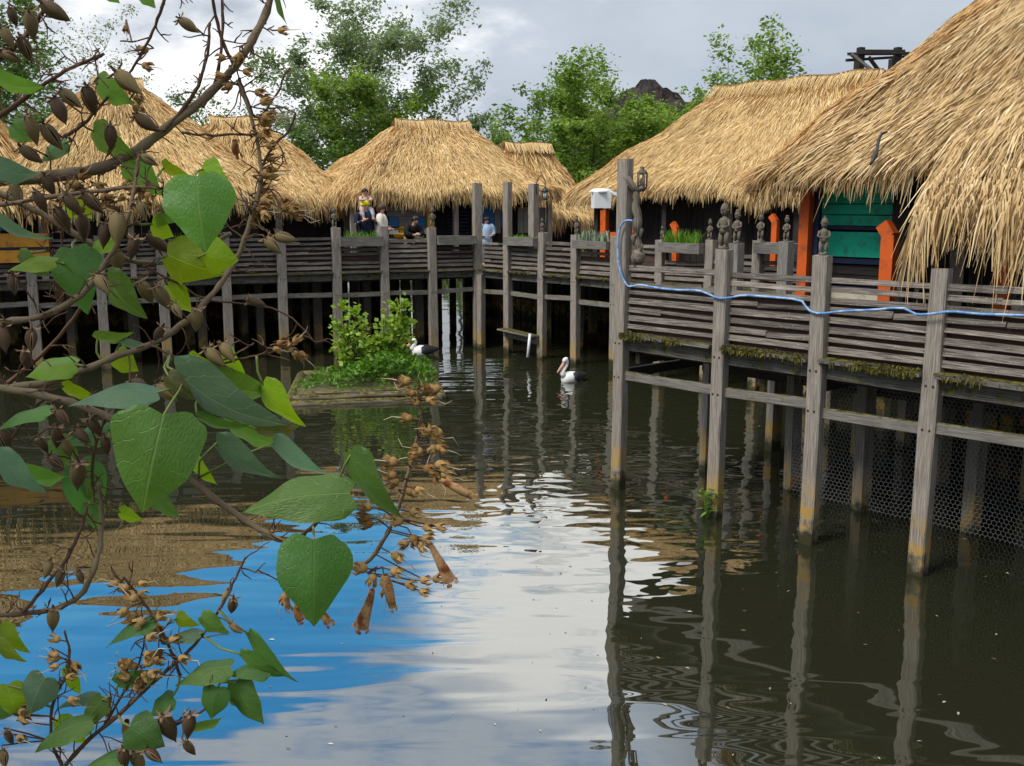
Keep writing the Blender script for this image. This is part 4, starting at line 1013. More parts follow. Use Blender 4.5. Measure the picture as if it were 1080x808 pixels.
def flood():
    P = UN(sC[0], NC); d = P.y - .1; c = at(634, 211, 12.6)
    root = thing('flood_light', c, 'white box shaped flood light on an arm at the thickest post', 'flood light')
    mb = MB(); mb.box(c, (1, .15, 0), (-.15, 1, 0), Z, .21, .19, .20, jit=.004); mb.lathe([(.155, .09), (.145, .115), (.09, .14)], c, n=4); mb.build('housing', M['white'], root)
    mb = MB(); mb.bar(c + Vector((.03, 0, .12)), at(651, 205, 12.55), .05, .035); mb.bar(c + Vector((.09, .02, .13)), at(651, 208, 12.65), .02, .02); mb.build('arm', M['white'], root)
flood()
def hanging_carving():
    d = 12.35; root = thing('hanging_carving', at(674, 230, d), 'long driftwood carving hung on a branch bracket of the thickest post', 'carving')
    def P(x, y, k=0): return at(x, y, d + k)
    mb = MB(); mb.tube([P(658, 184, .1), P(663, 190), P(668, 198), P(673, 201), P(677, 196)], [.05, .045, .05, .04, .03], 7); mb.build('bracket', M['carved'], root)
    g = random.Random(3); mb = MB()
    pts = [P(671.5 + g.uniform(-1.2, 1.2), y, g.uniform(-.02, .02)) for y in range(198, 279, 6)]; rr = [.7 * v for v in (.05, .06, .055, .07, .085, .075, .09, .085, .06, .075, .09, .08, .07, .095)][:len(pts)]
    mb.tube(pts, rr, 8)
    for y, s in ((240, 1), (247, -1), (256, 1), (268, -1)): mb.tube([P(672, y), P(672 + s * 4.5, y + 3, -.04), P(672 + s * 3.5, y + 11, -.05)], [.035, .03, .018], 6)
    mb.lathe([(.04, 0), (.075, .04), (.09, .1), (.06, .2)], P(673, 279), n=8); mb.build('figure', M['carved'], root)
    mb = MB(); c = P(677, 202)
    mb.lathe([(.03, 0), (.06, .03), (.062, .05), (.03, .06)], c, n=8); mb.lathe([(.03, .20), (.065, .21), (.062, .235), (.02, .27), (.03, .285), (.01, .3)], c, n=8)
    for k in range(5): th = k * 1.257; mb.tube([c + Vector((.055 * math.cos(th), .055 * math.sin(th), .04)), c + Vector((.06 * math.cos(th), .06 * math.sin(th), .22))], .011, 5)
    mb.lathe([(.02, .05), (.03, .1), (.02, .16)], c, n=6); mb.build('carved_lantern', M['carved'], root)
hanging_carving()
def hose():
    D1 = UN(0, NC - .105)
    def on_rail(px, py):
        r = ray(px, py); rr = Vector((r.x, r.y, 0)); k = (NC - .10) / rr.dot(N); p = rr * k; return Vector((p.x, p.y, EYE + r.z * k))
    px = [(668, 233), (662, 232), (656, 236), (653, 246), (652, 262), (653, 278), (656, 290), (662, 302), (668, 302), (675, 300), (690, 303), (712, 306), (737, 306), (748, 310), (757, 314.5), (768, 314.5), (785, 311), (810, 313), (846, 316), (850, 323), (856, 329), (866, 331), (890, 328), (920, 327), (952, 324), (962, 329), (968, 332), (985, 331), (1003, 328), (1030, 331), (1060, 332), (1095, 333), (1120, 332), (1145, 336)]
    pts = [on_rail(*q) - N * .012 for q in px]
    # smooth
    for _ in range(1):
        q = [pts[0]]
        for a, b in zip(pts[:-1], pts[1:]): q += [a * .75 + b * .25, a * .25 + b * .75]
        q.append(pts[-1]); pts = q
    t = NT('blue_hose'); n = t.noise(t.pos(), 9, 3); c = t.mix(t.step(n, .42, .6), (.10, .24, .52), (.30, .46, .68)); t.pbr(c, .45, .4)
    mb = MB(); mb.tube(pts, .0125, 7); tag(mb.build('hose', t.m), 'blue hose looped round the thickest post and along the near railing', 'hose')
hose()
def ladder():
    a = UN(sBx[1], NB - .12, 0); b = UN(sBx[2], NB - .12, 0); root = thing('landing_step', a + Z * .4, 'small plank step with a pale leg fixed low between two stilts', 'step')
    mb = MB(); mb.bar(a + Z * .52, b + Z * .45, .05, .19, up=Z, jit=.01); mb.bar(a + Z * .62 - N * .1, b + Z * .55 - N * .1, .3, .04, up=Z, jit=.01); mb.build('plank', M['beam'], root)
    p = at(559, 352, 22.7); q = at(556.5, 377, 22.6); mb = MB(); mb.tube([p, q], .035, 7); mb.build('leg', M['white'], root)
ladder()
def weed():
    p = at_h(745, 545, .02); root = thing('weed', p, 'green weed growing at the waterline of the second thick post', 'plant'); mb = MB(); g = random.Random(5)
    for k in range(34):
        h = g.uniform(.03, .36); o = p + Vector((g.gauss(0, .055), g.gauss(0, .03), h)); d = Vector((g.gauss(0, 1), g.gauss(0, 1), g.uniform(-.2, .7))).normalized(); L = g.uniform(.08, .17); s = d.cross(Z).normalized() * .020
        mb.quad([o, o + d * L * .5 + s, o + d * L, o + d * L * .5 - s])
    mb.build('leaves', GRASS, root); mb = MB()
    for k in range(4): mb.tube([p - Z * .05, p + Vector((g.gauss(0, .05), g.gauss(0, .03), .3))], .005, 4)
    mb.build('stem', FG, root)
weed()

# ------------------------------------------------------------------ islet with shrub
def islet():
    c = at_h(383, 412, 0); mb = MB(); V = []; F = []
    root = thing('islet', c, 'low timber edged islet overgrown with moss and grass before the left boardwalk', 'islet')
    l = at_h(305, 428, 0); r = at_h(466, 421, 0); bl = at_h(318, 398, 0); br = at_h(452, 393, 0)
    n = 14; m = 6
    for j in range(m + 1):
        for i in range(n + 1):
            f = i / n; t = j / m; p = (l.lerp(r, f)).lerp(bl.lerp(br, f), t); V.append((p.x, p.y,   .04 + .07 * math.sin(math.pi * t) + random.uniform(-.02, .02)))
    for j in range(m):
        for i in range(n): a = j * (n + 1) + i; F.append((a, a + 1, a + n + 2, a + n + 1))
    mb.add(V, F, [[(0, 0)] * 4] * len(F)); mb.build('mud_top', ground_mat(), root)
    for k, (h, off, rad) in enumerate(((.01, 0, .075), (.10, .14, .06), (.15, .36, .045))):
        mb = MB(); o = (bl - l).normalized() * off; pts = [l.lerp(r, f) + o + Z * (h + random.uniform(-.015, .015)) for f in np.linspace(-.01 + .03 * k, 1.0 - .02 * k, 9)]; mb.tube(pts, [rad * random.uniform(.85, 1.1) for _ in pts], 7); mb.build('edge_log', M['islet_log'], root)
    for a, b in ((l, bl), (r, br), (bl, br)):
        mb = MB(); mb.tube([a + Z * .05, a.lerp(b, .5) + Z * .07, b + Z * .05], .09, 7); mb.build('edge_log', M['islet_log'], root)
    # ground cover
    mb = MB(); g = random.Random(9)
    def leafy(mb, o, L, wd):
        d = Vector((g.gauss(0, 1), g.gauss(0, 1), g.uniform(-.1, 1.1))).normalized(); s = d.cross(Vector((g.gauss(0, 1), g.gauss(0, 1), g.gauss(0, 1)))).normalized() * wd
        mb.quad([o, o + d * L * .5 + s, o + d * L, o + d * L * .5 - s])
    for k in range(2600):
        f = min(.98, max(.12, g.gauss(.62, .22))); t = g.uniform(.35, 1); p = (l.lerp(r, f)).lerp(bl.lerp(br, f), t); hh = (.75 * max(0, 1 - abs(f - .66) / .42)) * g.random() ** .7
        leafy(mb, p + Z * (.18 + hh * .75), g.uniform(.07, .15), .03)
    for k in range(420):
        f = g.random(); t = g.uniform(.1, .5); p = (l.lerp(r, f)).lerp(bl.lerp(br, f), t)
        if math.sin(f * 23) > .1: leafy(mb, p + Z * .2, g.uniform(.05, .11), .022)
    o = mb.build('ground_cover', foliage_mat('islet_leaves', [(.05, .12, .012), (.09, .20, .018), (.14, .27, .03)], .3)); tag(o, 'low bright green ground cover on the islet', 'ground cover', kind='stuff')
    SH = foliage_mat('shrub_leaves', [(.14, .24, .025), (.24, .36, .04), (.36, .48, .08)], .35)
    def shrub(px, pts_, label, seed, d):
        g2 = random.Random(seed); b = at_h(px, 392, .2); rt = thing('shrub', b, label, 'shrub', 'shrubs growing on the islet'); st = MB(); lf = MB()
        for tx, ty in pts_:
            e = at(tx, ty, b.y + g2.uniform(-.35, .35)); m = b.lerp(e, .5) + Vector((g2.uniform(-.12, .12), g2.uniform(-.1, .1), .1)); q = [b, b.lerp(m, .6), m, m.lerp(e, .55), e]
            st.tube(q, [.02, .016, .013, .009, .004], 5)
            for k in range(85):
                t = g2.uniform(.22, 1.0) ** .8 * 3.999; i = int(t); o = q[i].lerp(q[i + 1], t - i) + Vector((g2.gauss(0, .14), g2.gauss(0, .14), g2.gauss(0, .12))) * (1.15 - t / 5)
                dd = Vector((g2.gauss(0, 1), g2.gauss(0, 1), g2.uniform(-.3, 1))).normalized(); L = g2.uniform(.07, .15); s = dd.cross(Vector((g2.gauss(0, 1), g2.gauss(0, 1), g2.gauss(0, 1)))).normalized() * L * .36
                lf.quad([o, o + dd * L * .5 + s, o + dd * L, o + dd * L * .5 - s])
        st.build('stem', BARK, rt); lf.build('leaves', SH, rt)
    shrub(378, [(352, 338), (362, 318), (374, 322), (368, 345), (385, 340), (356, 360), (372, 366), (390, 358), (380, 375), (362, 378)], 'taller left shrub with pale yellow green leaves on the islet', 3, 0)
    shrub(408, [(412, 322), (424, 318), (430, 316), (421, 333), (433, 338), (404, 338), (414, 350), (398, 355), (428, 352), (408, 368), (396, 372), (424, 366)], 'right shrub with pale leaves on the islet, beside the swimming pelican', 5, 0)
M['islet_log'] = wood('islet_log', (.26, .22, .15), (.09, .075, .05), moss=.5)
islet()

# ------------------------------------------------------------------ pelicans
def pelican(P, yaw, label, s=1.0, tuck=False):
    root = thing('pelican', P, label, 'pelican'); W = plain('pelican_white', (.80, .79, .76), .8, .08, .1, 20) if 'pel' not in M else M['pel']; M['pel'] = W
    Bk = M.setdefault('pel_black', plain('pelican_black', (.018, .018, .02), .7, .2)); Bl = M.setdefault('pel_bill', plain('pelican_bill', (.68, .36, .27), .5, .15))
    body = MB()
    # facing -X: breast at -X, tail at +X; rings (x, half width, bottom, top)
    rings = [(-.36, .05, .02, .16), (-.33, .12, -.06, .22), (-.24, .19, -.10, .29), (-.08, .23, -.12, .33), (.10, .22, -.11, .31), (.26, .17, -.06, .26), (.40, .10, .02, .21), (.52, .05, .08, .17), (.60, .02, .11, .14)]
    V = []; n = 12
    for x, hw, zb, zt in rings:
        for k in range(n): th = 2 * math.pi * k / n; V.append(((x), hw * math.cos(th), (zb + zt) / 2 + (zt - zb) / 2 * math.sin(th)))
    F = [(i * n + k, (i + 1) * n + k, (i + 1) * n + (k + 1) % n, i * n + (k + 1) % n) for i in range(len(rings) - 1) for k in range(n)] + [tuple(range(n))] + [tuple((len(rings) - 1) * n + k for k in range(n - 1, -1, -1))]
    body.add(V, F, [[(0, 0)] * len(f) for f in F], 0, True)
    neck = [(-.27, 0, .16), (-.36, 0, .28), (-.30, 0, .40), (-.20, 0, .52), (-.19, 0, .63), (-.25, 0, .70)] if not tuck else [(-.27, 0, .16), (-.34, 0, .26), (-.25, 0, .36), (-.22, 0, .44), (-.28, 0, .49)]
    body.tube(neck, [.11, .085, .062, .055, .06, .075] if not tuck else [.11, .09, .07, .07, .075], 10)
    h = Vector(neck[-1]); body.lathe([(.02, -.10), (.065, -.06), (.082, 0), (.07, .05), (.045, .10)], h, (-.8, 0, -.45), 10)
    o = body.build('body', W); o.parent = root; 
    bill = MB(); d = Vector((-.62, 0, -.78)) if not tuck else Vector((-.80, 0, -.60)); q = [h + d.normalized() * f for f in (.06, .18, .32, .44, .50)]
    bill.tube(q, [.04, .034, .03, .026, .01], 8); bill.tube([p + Vector((.015, 0, -.025)) for p in q[:4]], [.035, .045, .035, .01], 8); b = bill.build('bill', Bl); b.parent = root
    for sy in (-1, 1):
        wg = MB(); V = []; F = []
        prof = [(-.06, .10, .26), (.06, .02, .33), (.20, .02, .32), (.34, .06, .28), (.48, .11, .24), (.60, .15, .20)]
        for x, z0, z1 in prof:
            yy = .235 * max(.12, 1 - max(0, x - .05) / .62)
            V += [(x, sy * yy, z0), (x, sy * (yy + .015), (z0 + z1) / 2), (x, sy * yy * .55, z1)]
        for i in range(len(prof) - 1):
            for k in range(2): F.append((i * 3 + k, i * 3 + 3 + k, i * 3 + 4 + k, i * 3 + 1 + k))
        wg.add(V, F, [[(0, 0)] * 4] * len(F), 0, True); ww = wg.build('wing', Bk); ww.parent = root
        sm = ww.modifiers.new('thick', 'SOLIDIFY'); sm.thickness = .02; sm.offset = 0
        e = MB(); e.lathe([(.012, -.004), (.012, .004)], h + Vector((-.03, sy * .07, .02)), (0, sy, 0), 8); ee = e.build('eye', Bk); ee.parent = root
    root.rotation_euler = (0, 0, yaw); root.scale = (s, s, s)
pelican(at_h(603, 402, .0), .55, 'white pelican with a pink bill swimming in open water by the stilts', .66)
pelican(at_h(445, 374, .0), .3, 'pelican resting by the islet with its neck drawn in', .72, True)

def roof_hook():
    def onroof(px, py, off=.07):
        r = ray(px, py); rN = Vector((r.x, r.y, 0)).dot(N); k = (3.6 - 4.13 + .95 * 10.35) / (.95 * rN - r.z); p = at(px, py, 1.0); return Vector((r.x * k, k, EYE + r.z * k)) - N * off * .7 + Z * off
    pts = [onroof(938, 146), onroof(932, 148), onroof(928.5, 155), onroof(927, 165), onroof(925, 172), onroof(920, 181)]
    mb = MB(); mb.tube(pts, [.012, .016, .018, .018, .03, .012], 7); tag(mb.build('iron_hook', M['black']), 'black curved iron hook stuck in the thatch of the nearest hut', 'hook')
roof_hook()
def specks():
    g = random.Random(12); mb = MB()
    for k in range(120):
        p = at_h(g.uniform(280, 1070), g.uniform(470, 800) if g.random() < .8 else g.uniform(420, 500), .004); a = g.uniform(0, 6.28); L = g.uniform(.008, .028); d = Vector((math.cos(a), math.sin(a), 0)); s = Vector((-d.y, d.x, 0)) * L * .35
        mb.quad([p - d * L, p - s, p + d * L, p + s + Z * .004])
    tag(mb.build('floating_debris', foliage_mat('floating_bits', [(.30, .24, .14), (.12, .10, .05), (.5, .46, .36), (.20, .20, .08)], .0, .8)), 'tiny petals and leaf scraps floating on the pond', 'debris', kind='stuff')
specks()
# ------------------------------------------------------------------ people on the left boardwalk
def skin_body(name, joints, edges, mats, parent, sub=2):
    me = bpy.data.meshes.new(name); names = list(joints); ix = {k: i for i, k in enumerate(names)}
    me.from_pydata([joints[k][0] for k in names], [(ix[a], ix[b]) for a, b in edges], []); o = link(name, me)
    for m in mats: me.materials.append(m)
    sk = o.modifiers.new('skin', 'SKIN'); sk.use_smooth_shade = True
    lay = me.skin_vertices[0] if me.skin_vertices else None
    if lay is None:
        bpy.context.view_layer.objects.active = o; 
    for k in names:
        r = joints[k][1]; r = r if isinstance(r, tuple) else (r, r); me.skin_vertices[0].data[ix[k]].radius = r
    me.skin_vertices[0].data[0].use_root = True
    s = o.modifiers.new('sub', 'SUBSURF'); s.levels = sub; s.render_levels = sub
    if parent: o.parent = parent
    return o
SKIN = plain('skin', (.52, .30, .21), .6, .1, .3); HAIRB = plain('brown_hair', (.05, .03, .018), .6, .3); HAIRD = plain('dark_hair', (.014, .011, .009), .5, .3)
CL = {k: plain(k + '_cloth', c, .9, .15, .1, 14) for k, c in dict(navy=(.022, .025, .045), pink=(.62, .42, .38), denim=(.34, .46, .62), rose=(.70, .18, .22), lemon=(.75, .72, .02), cream=(.66, .62, .54), black=(.018, .017, .018), red=(.45, .04, .06), grey=(.2, .2, .2)).items()}
def part_tube(name, pts, rad, mat, root, n=8, sub=1):
    mb = MB(); mb.tube(pts, rad, n); o = mb.build(name, mat); o.parent = root; m = o.modifiers.new('sub', 'SUBSURF'); m.levels = sub; m.render_levels = sub; return o
def head(root, c, r, hair, face=SKIN, hat=None, look=Vector((0, -1, 0)), long=False):
    """face features and hair; the skull itself belongs to the body"""
    c = Vector(c); side = look.cross(Z).normalized(); mb = MB()
    for sg in (-1, 1): mb.lathe([(r * .11, -.003), (r * .08, .004)], c + look * r * .93 + side * sg * r * .36 + Z * r * .08, look, 6)
    o = mb.build('eyes', HAIRD); o.parent = root
    mb = MB(); mb.lathe([(r * .02, .25 * r), (r * .13, -.05 * r), (r * .05, -.12 * r)], c + look * r * 1.0 - Z * r * .12, Z, 6); o = mb.build('nose', face); o.parent = root
    mb = MB(); mb.bar(c + look * r * .90 - side * r * .25 - Z * r * .45, c + look * r * .90 + side * r * .25 - Z * r * .45, .012, .008); o = mb.build('mouth', CL['rose']); o.parent = root
    mb = MB(); 
    prof = [(r * 1.08, -.15 * r), (r * 1.13, .15 * r), (r * 1.10, .5 * r), (r * .88, .85 * r), (r * .5, 1.1 * r), (r * .1, 1.2 * r)]
    mb.lathe(prof, c - look * r * .14 + Z * r * .12, (Z - look * .28), 12)
    if long: mb.tube([c - look * r * .7 + Z * r * .4, c - look * r * .95 - Z * r * .5, c - look * r * .8 - Z * r * 1.3], [r * .8, r * .75, r * .35], 8)
    o = mb.build('hat' if hat else 'hair', hat or hair); o.parent = root
def hand(root, p, d, s=1.0):
    mb = MB(); d = Vector(d).normalized(); sd = d.cross(Z).normalized(); 
    mb.tube([p, p + d * .045 * s, p + d * .085 * s], [.026 * s, .036 * s, .034 * s], 7)
    for k, L in enumerate((.06, .07, .068, .052)): q = p + d * .08 * s + sd * (k - 1.5) * .019 * s; mb.tube([q, q + d * L * .5 * s, q + d * L * .85 * s - Z * .02 * s], [.0095 * s, .009 * s, .007 * s], 5)
    q = p + d * .03 * s - sd * .03 * s; mb.tube([q, q - sd * .03 * s + d * .02 * s, q - sd * .035 * s + d * .05 * s], [.012 * s, .011 * s, .008 * s], 5)
    o = mb.build('hand', SKIN); o.parent = root
pn = .62
def person(name_loc, label, yaw, build):
    root = thing('person', name_loc, label, 'person'); build(root); root.rotation_euler = (0, 0, yaw); return root
def grp(s): return [tuple(x.split('-')) for x in s.split()]
# the man: standing, hands holding the child's ankles
def man(root):
    J = dict(pelvis=((0, 0, .93), (.15, .11)), waist=((0, 0, 1.08), (.145, .10)), chest=((0, -.01, 1.28), (.18, .12)), neck0=((0, 0, 1.43), (.075, .07)), neck=((0, -.01, 1.50), .058), head=((0, -.03, 1.58), .088), crown=((0, -.02, 1.66), .085),
             hl=((-.10, 0, .88), .095), kl=((-.11, -.02, .48), .065), al=((-.11, .02, .09), .045), tl=((-.12, -.13, .04), .04), hr=((.10, 0, .88), .095), kr=((.11, -.02, .48), .065), ar=((.11, .02, .09), .045), tr=((.12, -.13, .04), .04),
             sl=((-.20, 0, 1.39), .07), el=((-.30, -.10, 1.14), .052), wl=((-.15, -.25, 1.24), .037), sr=((.20, 0, 1.39), .07), er=((.30, -.10, 1.14), .052), wr=((.15, -.25, 1.24), .037))
    E = grp('pelvis-waist waist-chest chest-neck0 neck0-neck neck-head head-crown pelvis-hl hl-kl kl-al al-tl pelvis-hr hr-kr kr-ar ar-tr chest-sl sl-el el-wl chest-sr sr-er er-wr')
    skin_body('body', J, E, [SKIN], root)
    part_tube('jacket', [(0, 0, .82), (0, 0, .95), (0, 0, 1.1), (0, -.01, 1.28), (0, 0, 1.40), (0, 0, 1.47)], [.20, .195, .19, .215, .17, .08], CL['navy'], root, 12)
    for s in (-1, 1):
        part_tube('sleeve', [(s * .17, 0, 1.41), (s * .22, -.01, 1.37), (s * .31, -.10, 1.13), (s * .24, -.18, 1.18), (s * .165, -.24, 1.235)], [.09, .092, .07, .062, .05], CL['navy'], root)
        part_tube('trouser_leg', [(s * .09, 0, .93), (s * .11, 0, .8), (s * .11, -.02, .48), (s * .11, .02, .06)], [.115, .115, .085, .075], CL['black'], root)
        hand(root, Vector((s * .155, -.25, 1.24)), (-s * .5, -.4, .3))
        part_tube('shoe', [(s * .11, .06, .05), (s * .115, -.05, .05), (s * .12, -.16, .035)], [.05, .055, .035], CL['black'], root)
    head(root, (0, -.035, 1.595), .105, HAIRD, hat=CL['lemon'])
def child(root):
    """sits astride the man's neck, leaning on his hat"""
    J = dict(pelvis=((0, .10, 1.56), (.10, .08)), chest=((0, .02, 1.80), (.105, .075)), neck=((0, -.01, 1.92), .042), head=((0, -.035, 1.99), .078), crown=((0, -.03, 2.06), .075), hl=((-.09, .05, 1.53), .065), kl=((-.17, -.19, 1.47), .05), al=((-.15, -.26, 1.20), .036), tl=((-.15, -.34, 1.16), .032),
             hr=((.09, .05, 1.53), .065), kr=((.17, -.19, 1.47), .05), ar=((.15, -.26, 1.20), .036), tr=((.15, -.34, 1.16), .032), sl=((-.12, 0, 1.87), .045), el=((-.20, -.12, 1.76), .037), wl=((-.04, -.19, 1.76), .028), sr=((.12, 0, 1.87), .045), er=((.20, -.12, 1.76), .037), wr=((.04, -.19, 1.75), .028))
    E = grp('pelvis-chest chest-neck neck-head head-crown pelvis-hl hl-kl kl-al al-tl pelvis-hr hr-kr kr-ar ar-tr chest-sl sl-el el-wl chest-sr sr-er er-wr')
    J = {k: ((Vector(v[0]) + Vector((0, .02, .02))), v[1]) for k, v in J.items()}; J = {k: (tuple(v[0]), v[1]) for k, v in J.items()}
    skin_body('body', J, E, [SKIN], root)
    part_tube('coat', [(0, .11, 1.55), (0, .07, 1.68), (0, .04, 1.82), (0, .02, 1.91)], [.135, .145, .14, .06], CL['pink'], root, 12)
    for s in (-1, 1):
        part_tube('sleeve', [(s * .10, .03, 1.90), (s * .21, -.10, 1.775), (s * .05, -.165, 1.78)], [.065, .058, .042], CL['pink'], root)
        part_tube('trouser_leg', [(s * .07, .09, 1.56), (s * .175, -.17, 1.49), (s * .15, -.24, 1.24)], [.085, .068, .052], CL['denim'], root)
        part_tube('shoe', [(s * .15, -.22, 1.215), (s * .15, -.30, 1.19), (s * .15, -.37, 1.17)], [.045, .048, .032], CL['rose'], root)
    head(root, (0, -.02, 2.03), .092, HAIRB)
def lady(root, coat='cream', hair=None):
    J = dict(pelvis=((0, 0, .88), (.14, .11)), waist=((0, 0, 1.02), (.12, .09)), chest=((0, -.01, 1.22), (.145, .10)), neck0=((0, 0, 1.36), .06), neck=((0, -.01, 1.42), .047), head=((0, -.04, 1.50), .083), crown=((0, -.03, 1.58), .08),
             hl=((-.09, 0, .84), .09), kl=((-.09, -.02, .46), .06), al=((-.09, .02, .08), .042), tl=((-.10, -.12, .035), .035), hr=((.09, 0, .84), .09), kr=((.09, -.02, .46), .06), ar=((.09, .02, .08), .042), tr=((.10, -.12, .035), .035),
             sl=((-.165, 0, 1.32), .06), el=((-.22, -.02, 1.06), .045), wl=((-.14, -.20, 1.0), .034), sr=((.165, 0, 1.32), .06), er=((.22, -.03, 1.08), .045), wr=((.14, -.22, 1.05), .034))
    E = grp('pelvis-waist waist-chest chest-neck0 neck0-neck neck-head head-crown pelvis-hl hl-kl kl-al al-tl pelvis-hr hr-kr kr-ar ar-tr chest-sl sl-el el-wl chest-sr sr-er er-wr')
    skin_body('body', J, E, [SKIN], root)
    part_tube('coat', [(0, 0, .62), (0, 0, .88), (0, 0, 1.03), (0, -.01, 1.22), (0, 0, 1.34), (0, 0, 1.40)], [.21, .19, .17, .18, .14, .07], CL[coat], root, 12)
    for s in (-1, 1):
        part_tube('sleeve', [(s * .06, 0, 1.35), (s * .155, 0, 1.34), (s * .20, -.01, 1.24), (s * .235, -.02, 1.07), (s * .145, -.19, 1.02)], [.08, .115, .10, .075, .055], CL[coat], root)
        part_tube('trouser_leg', [(s * .085, 0, .84), (s * .09, -.02, .46), (s * .09, .02, .06)], [.10, .078, .066], CL['grey'], root)
        hand(root, Vector((s * .14, -.2, 1.02)), (-s * .4, -.5, 0)); part_tube('shoe', [(s * .09, .05, .045), (s * .1, -.13, .03)], [.045, .032], CL['black'], root)
    head(root, (0, -.045, 1.515), .10, hair or HAIRB, long=True)
def blue_lady(root): lady(root, 'denim', HAIRD)
def leaner(root):
    """bends forward with both forearms on the railing"""
    J = dict(pelvis=((0, .22, .88), (.14, .11)), waist=((0, .12, 1.0), (.13, .095)), chest=((0, -.06, 1.13), (.155, .11)), neck0=((0, -.16, 1.20), .06), neck=((0, -.20, 1.245), .05), head=((.02, -.26, 1.31), .083), crown=((.02, -.27, 1.385), .08),
             hl=((-.10, .22, .85), .09), kl=((-.10, .16, .46), .062), al=((-.10, .22, .08), .043), tl=((-.11, .08, .035), .036), hr=((.10, .22, .85), .09), kr=((.10, .16, .46), .062), ar=((.10, .22, .08), .043), tr=((.11, .08, .035), .036),
             sl=((-.18, -.08, 1.15), .062), el=((-.27, -.24, .96), .047), wl=((-.05, -.32, .95), .034), sr=((.18, -.08, 1.15), .062), er=((.27, -.24, .96), .047), wr=((.05, -.34, .96), .034))
    E = grp('pelvis-waist waist-chest chest-neck0 neck0-neck neck-head head-crown pelvis-hl hl-kl kl-al al-tl pelvis-hr hr-kr kr-ar ar-tr chest-sl sl-el el-wl chest-sr sr-er er-wr')
    skin_body('body', J, E, [SKIN], root)
    part_tube('jacket', [(0, .24, .86), (0, .13, 1.0), (0, -.06, 1.13), (0, -.15, 1.19), (0, -.18, 1.22)], [.18, .175, .19, .13, .07], CL['black'], root, 12)
    for s in (-1, 1):
        part_tube('sleeve', [(s * .05, -.08, 1.17), (s * .17, -.075, 1.16), (s * .22, -.14, 1.07), (s * .285, -.24, .955), (s * .07, -.32, .955)], [.09, .12, .105, .085, .068], CL['black'], root)
        part_tube('trouser_leg', [(s * .09, .22, .87), (s * .10, .16, .46), (s * .10, .22, .06)], [.108, .08, .07], CL['navy'], root)
        hand(root, Vector((s * .05, -.33, .96)), (-s * .7, -.3, 0)); part_tube('shoe', [(s * .10, .26, .045), (s * .11, .08, .03)], [.048, .034], CL['black'], root)
    head(root, (.02, -.265, 1.325), .10, HAIRD)
def onA(px, n): p = AN(s_at_A(px, n, 240), n); return Vector((p.x, p.y, DECK))
faceA = math.atan2(-NA.y, -NA.x) + math.pi / 2
person(onA(385.5, .62), 'person in a dark jacket and lemon hat carrying a child on the shoulders', faceA + .15, man)
c = person(onA(385.5, .62), 'person of child size in a pink coat riding on the shoulders of another', faceA + .15, child); c.scale = (.84, .84, .80); c.location.z += .31
person(onA(402, .6), 'person in a cream coat looking sideways behind a boardwalk post', faceA + 1.1, lady)
p_ = person(onA(434, .34), 'person in black with dark hair leaning on the railing before the yellow boards', faceA + .1, leaner); p_.scale = (.85, .9, .93)
p_ = person(onA(513, 1.1), 'person in a blue top behind the corner railing, before the light blue board', faceA - .2, blue_lady); p_.scale = (.85, .85, .80)
# goods on a low table behind the railing
def goods():
    P = onA(432, .95); root = thing('stall_table', P, 'low stall table behind the railing below the blue shutters', 'table'); mb = MB()
    mb.bar(P - A_ * .7 + Z * .74, P + A_ * .7 + Z * .74, .5, .04, up=Z); mb.build('table_top', M['grey_wall'], root)
    for a in (-1, 1):
        for b in (-1, 1): q = P + A_ * a * .62 + NA * b * .2; mb = MB(); mb.bar(q, q + Z * .72, .06, .06, up=NA); mb.build('leg', M['grey_wall'], root)
    g = random.Random(2)
    for k, (px, col, nm, lb) in enumerate(((422, 'yellow', 'basket', 'yellow basket on the stall table'), (441, 'cream', 'basket', 'cream basket on the stall table'), (428, 'rose', 'toy', 'rose coloured bundle on the stall table'))):
        q = AN(s_at_A(px, .9, 250), .9, DECK + .76); mb = MB(); mb.lathe([(.10, 0), (.15, .07), (.17, .14), (.15, .15), (.13, .08)], q, n=12); tag(mb.build(nm, M[col] if col in M else CL[col]), lb, nm)
goods()
# ------------------------------------------------------------------ the foreground tree: big heart shaped leaves, seed capsules, dried flower stalks
FT = thing('foxglove_tree', Vector((-1.45, .9, .9)), 'foreground tree with heart shaped leaves, brown seed capsules and dried flower stalks', 'tree')
def bark_fg():
    t = NT('branch_bark'); uv = t.uv(); P = t.pos(); n = t.noise(P, 60, 5, .65); n2 = t.noise(P, 9, 4, .6); r = t.objrand()
    c = t.mix(t.step(n2, .35, .65), (.15, .105, .07), (.24, .18, .115)); c = t.mix(t.math('MULTIPLY', t.step(n2, .5, .7), .6), c, (.13, .125, .05))
    c = t.mix(t.step(n, .62, .72, 0, .8), c, (.33, .27, .19)); c = t.mix(t.step(n, .38, .30, 0, .6), c, (.05, .034, .022)); t.pbr(c, .8, .2, t.bump(n, .7, .004)); return t.m
BK = bark_fg(); PETB = plain('green_twig', (.14, .15, .05), .6, .3, .3, 30); TW = plain('twig_bark', (.11, .06, .035), .75, .35, .2, 40)
TR = 1.75
PXM = lambda d: d / FPX          # metres per pixel at distance d
BR = []                          # all sampled branch points (px, py, d)
TRUNK = lambda z: Vector((-1.45 + .04 * math.sin(z * 2), .9 + .22 * (z - .9) / 3, z))
mb = MB(); mb.tube([TRUNK(z) for z in np.linspace(.3, 6.2, 14)], [.14 - .09 * k / 13 for k in range(14)], 12); mb.build('trunk', BK, FT)
